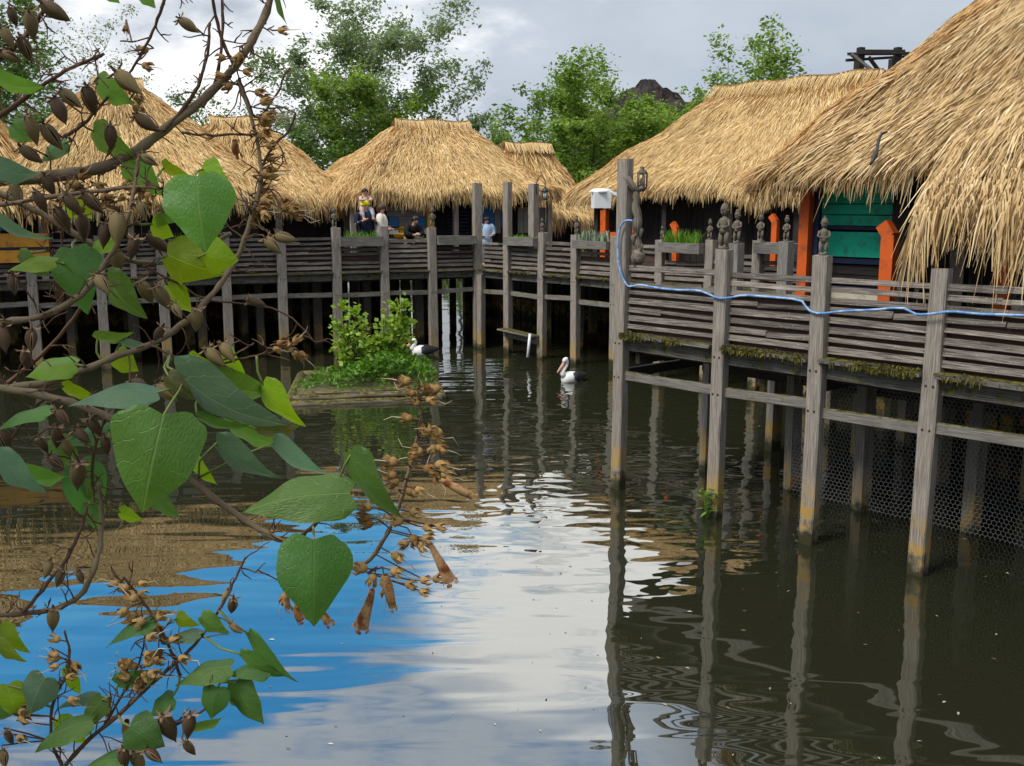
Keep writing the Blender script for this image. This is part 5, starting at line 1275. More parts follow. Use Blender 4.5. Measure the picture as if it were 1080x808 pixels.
def smooth(pts, it=2):
    for _ in range(it):
        q = [pts[0]]
        for a, b in zip(pts[:-1], pts[1:]): q += [tuple(x * .75 + y * .25 for x, y in zip(a, b)), tuple(x * .25 + y * .75 for x, y in zip(a, b))]
        q.append(pts[-1]); pts = q
    return pts
def branch(pts, w0, w1, d0=TR, d1=None, root=False, mat=None, twigs=0, seed=0, wob=.7):
    """pts in photograph pixels, widths in pixels; root: leads out of the picture to the trunk"""
    g = random.Random(seed + len(BR)); d1 = d1 or d0; n = len(pts)
    P = [(x, y, d0 + (d1 - d0) * i / (n - 1) + g.uniform(-.012, .012)) for i, (x, y) in enumerate(pts)]
    P = smooth(P, 2); m = len(P)
    P = [(x + g.uniform(-wob, wob), y + g.uniform(-wob, wob), d) for x, y, d in P]
    W = [(w0 + (w1 - w0) * i / (m - 1)) * (1 + g.uniform(-.17, .17)) for i in range(m)]
    BR.extend(P); Q = [at(*p) for p in P]; rad = [max(.0006, .5 * w * PXM(p[2])) for w, p in zip(W, P)]
    if root:
        a = TRUNK(Q[0].z + root if not isinstance(root, bool) else Q[0].z - .25); e = Q[0]; Q = [a, a.lerp(e, .35) + Vector((0, .06, -.03)), a.lerp(e, .7) + Vector((0, .04, 0))] + Q; rad = [rad[0] * 1.6, rad[0] * 1.35, rad[0] * 1.15] + rad
    b = MB(); b.tube(Q, rad, 9 if w0 > 4 else 6)
    # nodes and bud scars
    if w0 > 4:
        for k in range(int(m / 4)):
            i = g.randrange(m); th = g.uniform(0, 6.28); q = at(*P[i]); b.lathe([(rad[-m + i] * .55, -rad[-m + i] * .2), (rad[-m + i] * .4, rad[-m + i] * .5)], q + Vector((math.cos(th), 0, math.sin(th))) * rad[-m + i] * .8, (math.cos(th), .2, math.sin(th)), 6)
    b.build('branch', mat or BK, FT)
    for k in range(int(twigs * 2.4)):
        i = g.randrange(1, m - 1); x, y, d = P[i]; an = g.uniform(-math.pi, 0) if g.random() < .6 else g.uniform(0, math.pi); L = g.uniform(12, 38)
        q = [(x, y, d)]; dd = d
        for s in range(4):
            an += g.uniform(-.5, .5); dd += g.uniform(-.02, .02); q.append((q[-1][0] + math.cos(an) * L / 4, q[-1][1] + math.sin(an) * L / 4, dd))
        TWIGS.append(q)
        if g.random() < .6:
            q2 = [q[2]]; an2 = an + g.choice((-1, 1)) * g.uniform(.5, 1.0)
            for s in range(3): an2 += g.uniform(-.5, .5); q2.append((q2[-1][0] + math.cos(an2) * L / 6, q2[-1][1] + math.sin(an2) * L / 6, dd))
            TWIGS.append(q2)
TWIGS = []
for _k in range(9): TWIGS.append([(56 + _k * 1.7, 262 + (_k * 7) % 11, 1.72), (58 + (_k * 5) % 9, 285, 1.72), (57 + _k * 1.3, 305, 1.72), (60 + (_k * 3) % 8, 318 + (_k * 11) % 17, 1.72)])
branch([(-25, 193), (0, 191), (60, 186), (110, 178), (150, 155), (178, 133), (205, 113), (228, 93), (250, 68), (268, 40), (283, 8), (290, -25)], 13, 7, 1.75, 1.8, True, None, 14, 1)
branch([(-25, 137), (0, 122), (30, 100), (60, 80), (85, 66), (110, 57)], 6, 3, 1.7, 1.7, True, TW, 8, 2)
branch([(-25, 221), (0, 216), (40, 210), (90, 203), (140, 197), (178, 199)], 6, 3, 1.66, 1.7, True, None, 8, 3)
branch([(-25, 190), (0, 205), (40, 222), (80, 248), (112, 266), (150, 279), (190, 274), (220, 262), (243, 246)], 8, 4.5, 1.8, 1.85, True, None, 9, 4)
branch([(-25, 341), (0, 340), (35, 337), (70, 323), (95, 303), (113, 275), (128, 250), (137, 222), (143, 190), (147, 160)], 9, 3, 1.62, 1.7, True, None, 12, 5)
branch([(-10, 418), (10, 403), (50, 370), (83, 330), (95, 305)], 5, 3, 1.85, 1.85, True, TW, 3, 6)
branch([(-25, 412), (0, 410), (50, 404), (87, 391), (120, 376), (160, 364), (187, 347), (214, 323), (234, 299), (252, 270), (262, 240), (273, 205), (276, 175), (270, 140), (260, 108), (250, 84)], 9, 3, 1.7, 1.78, True, None, 16, 7)
branch([(-25, 409), (0, 410), (40, 415), (80, 426), (112, 438), (160, 470), (200, 505), (240, 537), (278, 561), (302, 573)], 10, 6, 1.68, 1.68, True, None, 9, 8)
branch([(302, 573), (318, 566), (332, 553), (346, 540), (359, 530)], 6, 3, 1.68, 1.62, False, TW, 2, 9)
branch([(302, 573), (330, 590), (362, 600), (388, 595), (408, 566), (422, 533), (430, 502), (437, 475), (443, 452), (444, 430), (441, 410)], 6, 2.4, 1.68, 1.6, False, None, 3, 10)
branch([(-25, 649), (0, 648), (27, 647), (62, 643), (88, 627), (99, 602), (107, 573), (108, 540), (104, 510)], 7, 5, 1.6, 1.66, True, None, 6, 11)
branch([(24, 646), (48, 618), (70, 592), (84, 562), (92, 535)], 5, 3.5, 1.6, 1.66, False, TW, 3, 12)
branch([(30, 870), (62, 815), (88, 784), (130, 750), (165, 716), (197, 690), (220, 662), (238, 632), (250, 606), (259, 588)], 6, 2, 1.5, 1.55, -1.0, TW, 8, 13)
branch([(100, 860), (118, 800), (150, 775), (190, 762), (219, 748), (232, 720)], 5, 3, 1.52, 1.5, -1.1, TW, 5, 14)
branch([(190, 712), (180, 685), (165, 655), (148, 630), (130, 608)], 4.5, 2.2, 1.53, 1.55, False, TW, 6, 15)
branch([(110, 765), (128, 735), (145, 705), (152, 680), (154, 660)], 3.5, 1.8, 1.53, 1.55, False, TW, 5, 16)
branch([(66, 810), (52, 780), (55, 740), (70, 715), (75, 690), (68, 665)], 4.5, 2, 1.5, 1.5, False, TW, 5, 17)
branch([(76, -30), (45, 12), (22, 45), (0, 62), (-22, 75)], 4, 6, 1.6, 1.66, False, TW, 5, 18)
branch([(185, -30), (172, 4), (163, 30), (150, 56), (136, 78)], 3.5, 2.5, 1.7, 1.72, False, TW, 5, 19)
branch([(222, -20), (228, 22), (236, 48), (247, 68)], 3, 4, 1.78, 1.78, False, TW, 3, 20)
branch([(234, -20), (235, 30), (232, 62), (226, 92), (214, 113)], 3, 4, 1.78, 1.78, False, TW, 3, 21)
branch([(221, 25), (219, 60), (208, 96), (190, 120), (172, 138)], 3, 4, 1.78, 1.76, False, TW, 3, 22)
branch([(252, 82), (262, 110), (270, 128), (284, 112), (296, 92), (300, 78), (306, 72)], 3, 2, 1.78, 1.78, False, TW, 2, 23)
branch([(275, 178), (290, 150), (305, 140), (312, 118)], 3, 2, 1.78, 1.78, False, TW, 2, 24)
branch([(192, 140), (220, 143), (245, 142), (268, 142), (285, 136)], 3, 2.4, 1.77, 1.78, False, TW, 3, 25)
branch([(68, 145), (90, 130), (108, 108), (125, 92)], 5, 2, 1.75, 1.75, False, TW, 3, 26)
branch([(150, 280), (190, 300), (215, 318), (260, 320), (300, 328), (322, 348), (332, 362)], 3, 1.6, 1.78, 1.8, False, TW, 3, 27)
branch([(60, 186), (66, 220), (64, 260), (70, 300), (72, 330)], 2.4, 1.8, 1.74, 1.74, False, TW, 6, 28)
branch([(160, 364), (190, 380), (215, 388), (245, 376), (268, 362)], 3, 2, 1.7, 1.7, False, TW, 4, 29)
branch([(205, 388), (232, 384), (262, 376), (285, 372), (300, 368)], 3, 1.8, 1.7, 1.66, False, TW, 3, 30)
branch([(112, 438), (100, 470), (96, 500), (100, 530)], 4, 2, 1.68, 1.68, False, TW, 6, 31)
branch([(0, 480), (18, 455), (30, 435), (48, 420)], 4, 3, 1.7, 1.7, False, TW, 4, 32)
branch([(176, 199), (190, 196), (201, 190), (206, 184)], 2.6, 2.2, 1.72, 1.64, False, PETB, 0, 34)
branch([(-20, 95), (10, 88), (18, 100), (30, 112)], 4, 3, 1.72, 1.72, True, TW, 2, 33)
mb = MB()
for q in TWIGS:
    q = smooth(q, 1); mb.tube([at(*p) for p in q], [.5 * (1.9 - 1.0 * i / (len(q) - 1)) * PXM(p[2]) for i, p in enumerate(q)], 5, cap=False); BR.extend(q[:3])
tag(mb.build('fine_twigs', TW, FT), kind='stuff')
BRN = np.array(BR)
def nearest(x, y, lim=None):
    d = (BRN[:, 0] - x) ** 2 + (BRN[:, 1] - y) ** 2; i = int(d.argmin()); return tuple(BRN[i]), math.sqrt(d[i])

# ---- leaves
def leaf_mat(name, top, under, young):
    t = NT(name); uv = t.uv(); s = t.n('ShaderNodeSeparateXYZ'); t.l(uv, s.inputs[0]); u, v = s.outputs[0], s.outputs[1]
    au = t.math('ABSOLUTE', u); w = t.math('ADD', t.math('SUBTRACT', t.math('MULTIPLY', t.math('POWER', t.math('MAXIMUM', t.math('ADD', v, .2), .001), .8), 4.6), t.math('MULTIPLY', t.math('POWER', au, .8), 1.6)), t.math('MULTIPLY', t.noise(uv, 3, 2, .5), .9))
    fr = t.math('ABSOLUTE', t.math('SUBTRACT', t.math('FRACT', t.math('ADD', w, 5.0)), .5))
    side = t.step(fr, .46, .50, 0, 1); mid = t.step(au, .035, .012, 0, 1)
    n = t.noise(uv, 16, 4, .6); nb = t.noise(t.pos(), 22, 3, .6); vn = t.n('ShaderNodeTexVoronoi', feature='DISTANCE_TO_EDGE'); t.l(uv, vn.inputs['Vector']); vn.inputs['Scale'].default_value = 13
    net = t.step(vn.outputs['Distance'], .0, .06, 1, 0)
    r = t.objrand(); base = hsv(t, top, t.math('ADD', t.math('MULTIPLY', r, .5), .75), 1.0, t.math('ADD', t.math('MULTIPLY', r, .03), .485))
    c = hsv(t, base, t.math('ADD', t.math('MULTIPLY', nb, .5), .75))
    vein = t.math('MAXIMUM', t.math('MULTIPLY', side, .60), mid); c = t.mix(t.math('MULTIPLY', vein, .6), c, young); c = t.mix(t.math('MULTIPLY', net, .10), c, young)
    spots = t.noise(uv, 34, 2, .5); c = t.mix(t.step(spots, .69, .73, 0, .6), c, (.07, .045, .015)); edge = t.step(t.math('ADD', t.noise(uv, 5, 5, .7), t.math('MULTIPLY', v, .10)), .70, .76, 0, .75); c = t.mix(edge, c, (.16, .10, .03))
    bf = t.n('ShaderNodeNewGeometry').outputs['Backfacing']; c = t.mix(bf, c, under)
    h = t.math('ADD', t.math('ADD', t.math('MULTIPLY', vein, -1.0), t.math('MULTIPLY', fr, .35)), t.math('ADD', t.math('MULTIPLY', n, .45), t.math('MULTIPLY', t.step(vn.outputs['Distance'], 0, .35), .22)))
    p = t.pbr(c, .42, .42, t.bump(h, .42, .005))
    tr = t.n('ShaderNodeBsdfTranslucent'); t.put(tr.inputs[0], hsv(t, c, 1.7, 1.15, .475)); ms = t.n('ShaderNodeMixShader'); ms.inputs[0].default_value = .45
    t.l(p.outputs[0], ms.inputs[1]); t.l(tr.outputs[0], ms.inputs[2]); t.l(ms.outputs[0], t.out.inputs[0]); return t.m
LM = {'g': leaf_mat('leaf_green', (.105, .225, .045), (.17, .24, .09), (.23, .34, .10)), 'd': leaf_mat('leaf_dark', (.070, .170, .038), (.10, .15, .06), (.12, .21, .06)),
      'y': leaf_mat('leaf_young_backlit', (.19, .33, .022), (.24, .36, .05), (.30, .40, .08)), 't': leaf_mat('leaf_grey_green', (.11, .20, .11), (.15, .22, .11), (.22, .32, .18)), 'o': leaf_mat('leaf_olive', (.12, .13, .035), (.17, .18, .07), (.25, .26, .1))}  # yellow green serves young leaves and paints the glow of backlit ones
PET = plain('petiole', (.16, .20, .05), .6, .3, .3, 30)
HW = [(0, .66), (.04, .84), (.10, .955), (.18, 1.0), (.30, .98), (.45, .885), (.58, .735), (.70, .535), (.80, .36), (.88, .215), (.94, .115), (.98, .042), (1.0, .0)]
def leaf(bx, by, tx, ty, w, roll=0.0, m='g', d=1.68, dd=0.0, bend=.20, fold=.28, seed=None):
    g = random.Random(seed if seed is not None else int(bx * 13 + by * 7)); B = at(bx, by, d); T = at(tx, ty, d + dd); ax = T - B; L = ax.length; ax /= L
    cam_dir = (cam.location - B).normalized(); n0 = (cam_dir - ax * cam_dir.dot(ax)).normalized(); sd = ax.cross(n0); rr = math.radians(roll)
    nr = n0 * math.cos(rr) + sd * math.sin(rr); sd = ax.cross(nr).normalized(); Wd = w * PXM(d) / max(.28, abs(math.cos(rr))) / 2
    NI, NJ = 15, 6; V = []; UVv = []; ph = g.uniform(0, 6.28); pk = g.uniform(1.4, 2.6); tw = g.uniform(-.35, .35); curl = g.uniform(-.06, .16)
    xs = [p[0] for p in HW]; ys = [p[1] for p in HW]
    for i in range(NI + 1):
        s = i / NI; s = s ** 1.05; hw = float(np.interp(s, xs, ys)) * Wd
        for j in range(-NJ, NJ + 1):
            a = j / NJ; v = s - (.085 * abs(a) - .10 * abs(a) ** 6) * (1 - s) ** 4; x = a * hw * (1 + .05 * math.sin(pk * 6 * s + ph + (1 if a > 0 else 2.3)) * abs(a))
            z = -fold * abs(a) * hw * 1.0 + bend * L * (math.sin(math.pi * min(1, s)) * .55 - curl * 2 * s * s) + .05 * Wd * math.sin(pk * 5.2 * s + ph + a * 2.0) * abs(a) + tw * a * hw * (s - .3)
            V.append(B + ax * (v * L) + sd * x + nr * z); UVv.append((a * hw / Wd, v))
    nj = 2 * NJ + 1; F = []; U_ = []
    for i in range(NI):
        for j in range(nj - 1):
            f = (i * nj + j, i * nj + j + 1, (i + 1) * nj + j + 1, (i + 1) * nj + j); F.append(f); U_.append([UVv[k] for k in f])
    mbx = MB(); mbx.add(V, F, U_, 0, True)
    (qx, qy, qd), dist = nearest(bx - (tx - bx) * .12, by - (ty - by) * .12)
    e = at(qx, qy, qd); k = B.lerp(e, .45) + Vector((0, 0, -.10 * (B - e).length)) + ax * -.12 * (B - e).length
    P = [at(*(p)) if False else p for p in (B + ax * .02 * L, B.lerp(k, .5) , k, k.lerp(e, .6), e)]
    mbx.tube(P, [1.1 * PXM(d), 1.25 * PXM(d), 1.3 * PXM(d), 1.4 * PXM(d), 1.6 * PXM(d)], 6, 1)
    return mbx.build('leaf', [LM[m], PET], FT)
LEAVES = [
 (206, 186, 217, 266, 74, 8, 'g', 1.6), (213, 178, 247, 202, 30, 30, 'y', 1.68), (216, 268, 251, 275, 40, 20, 'y', 1.7), (176, 268, 236, 290, 46, 15, 'y', 1.74), (-6, 84, 47, 92, 22, 50, 'g', 1.66), (-12, 176, 42, 185, 26, 35, 't', 1.7), (-8, 231, 56, 252, 15, 62, 't', 1.6),
 (58, 276, 8, 286, 16, 55, 'y', 1.64), (20, 268, 52, 292, 18, 45, 'g', 1.66), (76, 262, 92, 332, 50, 20, 'd', 1.7), (112, 290, 153, 337, 30, 45, 'g', 1.7), (102, 88, 142, 110, 26, 40, 'g', 1.75), (98, 138, 146, 168, 28, 40, 'g', 1.76), (134, 168, 171, 207, 34, 35, 'g', 1.77), (172, 177, 207, 187, 14, 60, 'y', 1.76), (12, 130, 34, 150, 26, 40, 'd', 1.78),
 (80, 384, 27, 398, 24, 50, 'y', 1.72), (102, 358, 141, 351, 15, 58, 'g', 1.72), (126, 362, 168, 364, 12, 62, 't', 1.74), (120, 374, 146, 392, 26, 30, 'y', 1.76), (166, 414, 72, 430, 24, 62, 't', 1.6), (172, 437, 150, 542, 100, 5, 'g', 1.5), (-4, 482, 48, 520, 30, 48, 't', 1.6), (52, 432, -6, 457, 13, 62, 'g', 1.62),
 (186, 392, 302, 446, 44, 55, 't', 1.62), (200, 378, 228, 386, 14, 55, 'y', 1.7), (208, 440, 262, 450, 13, 60, 'g', 1.66), (228, 466, 296, 506, 28, 55, 't', 1.6), (369, 520, 256, 541, 54, 28, 'g', 1.55), (331, 569, 331, 661, 84, 4, 'd', 1.5), (369, 478, 421, 549, 30, 55, 'd', 1.55), (288, 466, 348, 502, 22, 58, 't', 1.64), (277, 405, 320, 452, 26, 50, 'y', 1.68), (272, 454, 316, 449, 20, 45, 'o', 1.66), (177, 396, 205, 422, 24, 30, 'o', 1.62),
 (202, 485, 230, 511, 15, 50, 'y', 1.7), (66, 408, 102, 419, 15, 50, 'y', 1.74), (84, 486, 102, 562, 44, 20, 'd', 1.74), (60, 462, 78, 500, 30, 30, 'd', 1.76), (126, 540, 152, 548, 16, 40, 'y', 1.7), (94, 530, 106, 560, 26, 30, 'g', 1.72), (216, 398, 296, 412, 34, 55, 'g', 1.7), (232, 372, 262, 402, 22, 50, 'y', 1.74), (238, 440, 300, 470, 30, 55, 'g', 1.7), (176, 300, 205, 330, 24, 55, 'y', 1.8), (18, 500, 70, 505, 24, 60, 'g', 1.7), (116, 452, 70, 470, 26, 45, 'd', 1.75), (160, 520, 190, 548, 22, 45, 'd', 1.74),
 (162, 655, 110, 682, 16, 58, 'd', 1.52), (186, 652, 210, 660, 16, 45, 'y', 1.53), (212, 650, 241, 669, 20, 45, 'g', 1.52), (211, 668, 171, 679, 14, 58, 't', 1.52), (262, 668, 313, 722, 16, 60, 'd', 1.5), (254, 690, 304, 713, 16, 58, 'g', 1.5), (284, 705, 240, 712, 22, 50, 'd', 1.5), (229, 725, 222, 759, 33, 15, 'd', 1.48), (248, 720, 279, 764, 30, 30, 'd', 1.5), (243, 703, 184, 723, 26, 50, 'g', 1.5), (137, 766, 174, 788, 44, 15, 'd', 1.47), (97, 760, 35, 792, 26, 48, 'g', 1.48), (47, 714, 31, 754, 40, 20, 't', 1.48), (8, 722, 20, 757, 34, 25, 'y', 1.5), (-4, 678, 28, 698, 16, 45, 'y', 1.5), (108, 738, 88, 767, 26, 25, 'g', 1.5), (102, 734, 60, 748, 13, 55, 't', 1.52), (130, 801, 86, 812, 26, 45, 'g', 1.47), (124, 722, 172, 704, 24, 45, 'd', 1.54), (70, 704, 85, 733, 16, 45, 'y', 1.53), (60, 760, 92, 785, 24, 40, 'y', 1.52), (182, 735, 158, 756, 22, 35, 'd', 1.52), (16, 735, -8, 760, 26, 30, 'd', 1.51), (242, 735, 262, 745, 14, 50, 'd', 1.51), (200, 770, 236, 756, 14, 55, 'g', 1.5),
 (110, -14, 126, 4, 16, 30, 'g', 1.7), (148, -12, 164, 9, 18, 20, 'g', 1.7), (290, -10, 303, 26, 7, 60, 'd', 1.8), (0, 660, 30, 690, 18, 50, 'y', 1.53), (70, 150, 40, 172, 16, 55, 'd', 1.78), (120, 252, 92, 268, 18, 50, 'y', 1.74), (160, 236, 184, 250, 22, 40, 'y', 1.74), (192, 212, 166, 238, 24, 45, 'g', 1.74),
]
for q in LEAVES: leaf(*q)

g = random.Random(404)
for k in range(13):      # smaller leaves among the twigs on the left
    x, y, d_ = BR[g.randrange(len(BR))]
    if x > 210 or x < 2 or y < 195 or y > 520 or (150 < x and y > 330): continue
    an = g.uniform(.2, 2.8); L = g.uniform(22, 46); leaf(x + g.uniform(-8, 8), y + g.uniform(-4, 8), x + math.cos(an) * L, y + math.sin(an) * L * .8, L * g.uniform(.45, .8), g.uniform(20, 55), g.choice('ygygt'), d_ + g.uniform(.04, .16))
# ---- seed capsules
def capsule_mat():
    t = NT('capsule_shell'); r = t.objrand(); n = t.noise(t.n('ShaderNodeTexCoord').outputs['Object'], 60, 5, .65, (1, 1, .35)); c = t.mix(t.step(r, .35, .75), (.080, .046, .023), (.20, .145, .06))
    c = hsv(t, c, t.math('ADD', n, .45)); c = t.mix(t.step(n, .62, .72, 0, .5), c, (.22, .16, .09)); t.pbr(c, .62, .3, t.bump(n, .5, .002)); return t.m
CM = capsule_mat(); CK = plain('capsule_seam', (.022, .014, .010), .9, .3, .1, 60); CS = plain('capsule_lining', (.26, .17, .10), .8, .3, .2, 60)
def capsule_mesh(split, seed):
    """unit length along +Z (beak), stalk end at z = 0; two valves with a seam"""
    g = random.Random(seed); mb = MB(); n = 16; prof = [(.05, 0), (.12, .03), (.19, .12), (.235, .26), (.25, .42), (.225, .58), (.165, .74), (.095, .88), (.04, .97), (.012, 1.06)]
    def sq(th): return 1 - .20 * math.exp(-(min(abs(math.cos(th)), 1) / .16) ** 2) + .05 * math.sin(5 * th + seed)
    mb.lathe(prof, (0, 0, 0), n=n, squash=sq)
    if split:
        for sg in (-1, 1):
            V = []; F = []
            for i, z in enumerate(np.linspace(.18, .98, 8)):
                r = float(np.interp(z, [p[1] for p in prof], [p[0] for p in prof])) * .93 + .004; o = .045 * math.sin(math.pi * (z - .18) / .8) + .004
                V += [(-o, sg * r, z), (0, sg * (r + .012), z), (o, sg * r, z)]
            for i in range(7):
                for k in range(2): F.append((i * 3 + k, i * 3 + k + 1, i * 3 + 4 + k, i * 3 + 3 + k))
            mb.add(V, F, [[(0, 0)] * 4] * len(F), 1)
            for s2 in (-1, 1): mb.tube([(s2 * (.045 * math.sin(math.pi * (z - .18) / .8) + .008), sg * (float(np.interp(z, [p[1] for p in prof], [p[0] for p in prof])) * .95 + .006), z) for z in np.linspace(.18, .98, 8)], .016, 5, 2)
    for k in range(5):   # the spreading calyx at the stalk end
        th = k * 1.257 + .3; c, s = math.cos(th), math.sin(th); mb.add([(c * .05 - s * .06, s * .05 + c * .06, .02), (c * .05 + s * .06, s * .05 - c * .06, .02), (c * .30 + s * .04, s * .30 - c * .04, .03), (c * .40, s * .40, -.07), (c * .30 - s * .04, s * .30 + c * .04, .03)], [(0, 1, 2, 3, 4)], [[(0, 0)] * 5], 2)
    return mb.mesh('capsule', [CM, CK, CS])
CAPM = [capsule_mesh(k % 3 != 0, k) for k in range(4)]
CAPS = [(33, 27, 32, 80), (27, 52, 30, 65), (58, 12, 36, 32), (199, 27, 25, 35), (135, 87, 34, 42), (75, 104, 30, 40), (95, 106, 33, 72), (63, 117, 30, 65), (34, 137, 33, 72), (55, 144, 33, 52), (33, 163, 28, 35), (155, 130, 30, 35), (117, 145, 27, 88), (157, 169, 22, 30), (12, 60, 24, 25), (124, 241, 36, 92), (110, 248, 27, 95), (167, 257, 30, 35), (66, 232, 30, 60), (43, 213, 27, 60), (77, 216, 28, 50), (98, 214, 30, 45),
 (108, 300, 24, 55), (154, 308, 28, 60), (172, 314, 30, 58), (207, 337, 24, 92), (187, 328, 18, 60), (167, 352, 18, 120), (4, 358, 27, 80), (33, 359, 25, 92), (227, 377, 27, 45), (240, 372, 24, 55), (176, 414, 28, 40), (221, 395, 20, 30), (60, 461, 22, 90), (71, 473, 20, 70), (82, 502, 28, 92), (60, 488, 20, 40), (5, 464, 27, 70), (87, 460, 22, 40), (100, 450, 24, 55), (124, 276, 27, 92), (148, 406, 20, 30), (14, 18, 22, 70), (8, 40, 26, 60),
 (301, 251, 24, 12), (288, 259, 24, 45), (271, 319, 20, 20), (50, 601, 20, 110), (63, 610, 19, 110), (85, 609, 15, 70), (56, 654, 24, 92), (237, 629, 14, 120), (245, 639, 15, 100), (249, 663, 15, 40), (178, 768, 30, 62), (199, 766, 26, 95), (200, 789, 18, 50), (162, 797, 22, 40), (146, 803, 22, 60), (131, 800, 22, 80), (10, 778, 16, 60), (4, 800, 20, 80), (18, 205, 26, 70), (52, 196, 25, 60), (88, 240, 28, 85), (84, 200, 24, 40), (140, 262, 24, 100), (28, 380, 22, 80), (128, 425, 20, 60), (66, 440, 20, 50), (112, 470, 20, 80), (46, 470, 18, 60), (14, 300, 22, 80), (150, 222, 22, 70)]
STK = MB()
for i, (x, y, L, an) in enumerate(CAPS):
    (qx, qy, qd), dist = nearest(x, y - 4); g = random.Random(i); d = qd - .03 - .02 * g.random(); a = math.radians(an); ux, uy = math.cos(a), math.sin(a)
    p0 = at(x - ux * L * .5, y - uy * L * .5, d); p1 = at(x + ux * L * .5, y + uy * L * .5, d + g.uniform(-.015, .015)); ax = (p1 - p0); LL = ax.length
    o = bpy.data.objects.new('seed_capsule', CAPM[i % 4]); COL.objects.link(o)
    rot = ax.to_track_quat('Z', 'Y').to_matrix().to_4x4() @ Matrix.Rotation(g.uniform(0, 6.28), 4, 'Z'); o.matrix_world = Matrix.Translation(p0) @ rot @ Matrix.Scale(LL, 4)
    adopt(o, FT); e = at(qx, qy, qd); STK.tube([p0 + ax * .05, p0 - ax.normalized() * .006, p0.lerp(e, .5) + Vector((0, 0, .004)), e], .5 * 2.0 * PXM(d), 5, cap=False)
# ---- dried flower cups with their pale styles
def calyx_mesh(seed):
    g = random.Random(seed); mb = MB(); n = 10; op = g.uniform(.8, 1.15)
    mb.lathe([(.05, 0), (.20, .06), (.29, .2), (.31, .36), (.27, .46)], (0, 0, 0), n=n)
    for k in range(5):
        th = k * 1.257 + .2; c, s = math.cos(th), math.sin(th); w_ = .17; r0, r1 = .28, .28 + .10 * op * g.uniform(.3, 1.6); z1 = g.uniform(.85, 1.05)
        mb.add([(c * r0 - s * w_, s * r0 + c * w_, .40), (c * r0 + s * w_, s * r0 - c * w_, .40), (c * (r1 + .05) + s * w_ * .7, s * (r1 + .05) - c * w_ * .7, .66), (c * r1 * .7, s * r1 * .7, z1), (c * (r1 + .05) - s * w_ * .7, s * (r1 + .05) + c * w_ * .7, .66)], [(0, 1, 2, 3, 4)], [[(0, 0)] * 5], 0)
    if seed % 3 != 2: mb.tube([(0, 0, .4), (.03, .02, .9), (.12 * g.choice((-1, 1)), .05, 1.5), (.35 * g.choice((-1, 1)), .1, 2.0)], [.04, .035, .03, .015], 5, 1)
    return mb.mesh('dried_flower', [CYM, STY])
CYM = (lambda t: (t.pbr(hsv(t, t.mix(t.objrand(), (.20, .105, .032), (.40, .25, .095)), t.math('ADD', t.noise(t.pos(), 90, 4), .5)), .75, .2), t.m)[1])(NT('dried_cup'))
STY = plain('dried_style', (.50, .40, .27), .8, .3, .1, 60); WITH = (lambda t: (t.pbr(t.mix(t.step(t.noise(t.pos(), 45, 4, .65), .4, .6), (.17, .055, .018), (.42, .25, .12)), .8, .15, t.bump(t.noise(t.pos(), 70, 3), .6, .003)), t.m)[1])(NT('withered_petal'))
CYXM = [calyx_mesh(k) for k in range(5)]
REST = MB(); NCX = [0]
def calyx(x, y, L, an, d, link_to=None):
    g = random.Random(int(x * 31 + y * 17)); a = math.radians(an); ux, uy = math.cos(a), math.sin(a); p0 = at(x - ux * L * .5, y - uy * L * .5, d); p1 = at(x + ux * L * .5, y + uy * L * .5, d + g.uniform(-.008, .008)); ax = p1 - p0
    me = CYXM[g.randrange(5)]; mt = Matrix.Translation(p0) @ ax.to_track_quat('Z', 'Y').to_matrix().to_4x4() @ Matrix.Rotation(g.uniform(0, 6.28), 4, 'Z') @ Matrix.Scale(ax.length * 1.0, 4)
    NCX[0] += 1
    if NCX[0] <= 98:
        o = bpy.data.objects.new('dried_flower', me); COL.objects.link(o); o.matrix_world = mt; adopt(o, FT)
    else:
        fs = [tuple(p.vertices) for p in me.polygons]; b0 = len(REST.f); REST.add([mt @ v.co for v in me.vertices], fs, [[(0, 0)] * len(f) for f in fs], 0, True)
        for q_, p in enumerate(me.polygons): REST.m[b0 + q_] = p.material_index
    q = link_to or nearest(x - ux * L, y - uy * L + 3)[0]; e = at(*q); STK.tube([p0 + ax * .05, p0 - ax * .5, (p0 - ax * .6).lerp(e, .5), e], .5 * 1.7 * PXM(d), 5, cap=False)
# hand placed on the stalk over the bright water
S1 = [(426, 402, 15, 185), (447, 409, 13, 250), (457, 411, 15, 170), (432, 414, 13, 200), (438, 423, 13, 230), (456, 422, 14, 10), (428, 441, 15, 185), (449, 453, 14, 260), (459, 455, 15, 200), (462, 461, 16, 10), (466, 473, 15, 15), (456, 475, 14, 120), (439, 475, 15, 200), (435, 481, 14, 160), (411, 487, 18, 185), (410, 500, 17, 195), (414, 510, 15, 160), (455, 495, 17, 10), (467, 491, 17, 15), (473, 501, 17, 20), (461, 504, 15, 60), (435, 519, 15, 10), (444, 518, 14, 20), (439, 541, 15, 10), (418, 550, 14, 180), (385, 535, 15, 185), (383, 545, 16, 190), (386, 553, 15, 170), (453, 557, 14, 10), (466, 556, 14, 10), (438, 571, 16, 60), (446, 577, 16, 40), (452, 568, 14, 10), (420, 588, 16, 30), (379, 599, 18, 185), (419, 604, 16, 20), (392, 613, 16, 110), (406, 613, 15, 80), (434, 617, 14, 10), (450, 612, 14, 0), (463, 610, 14, -10), (448, 625, 13, 20), (408, 624, 15, 100), (300, 632, 14, 110), (425, 575, 14, 150)]
for q in S1: calyx(*q, 1.58)
g = random.Random(77)
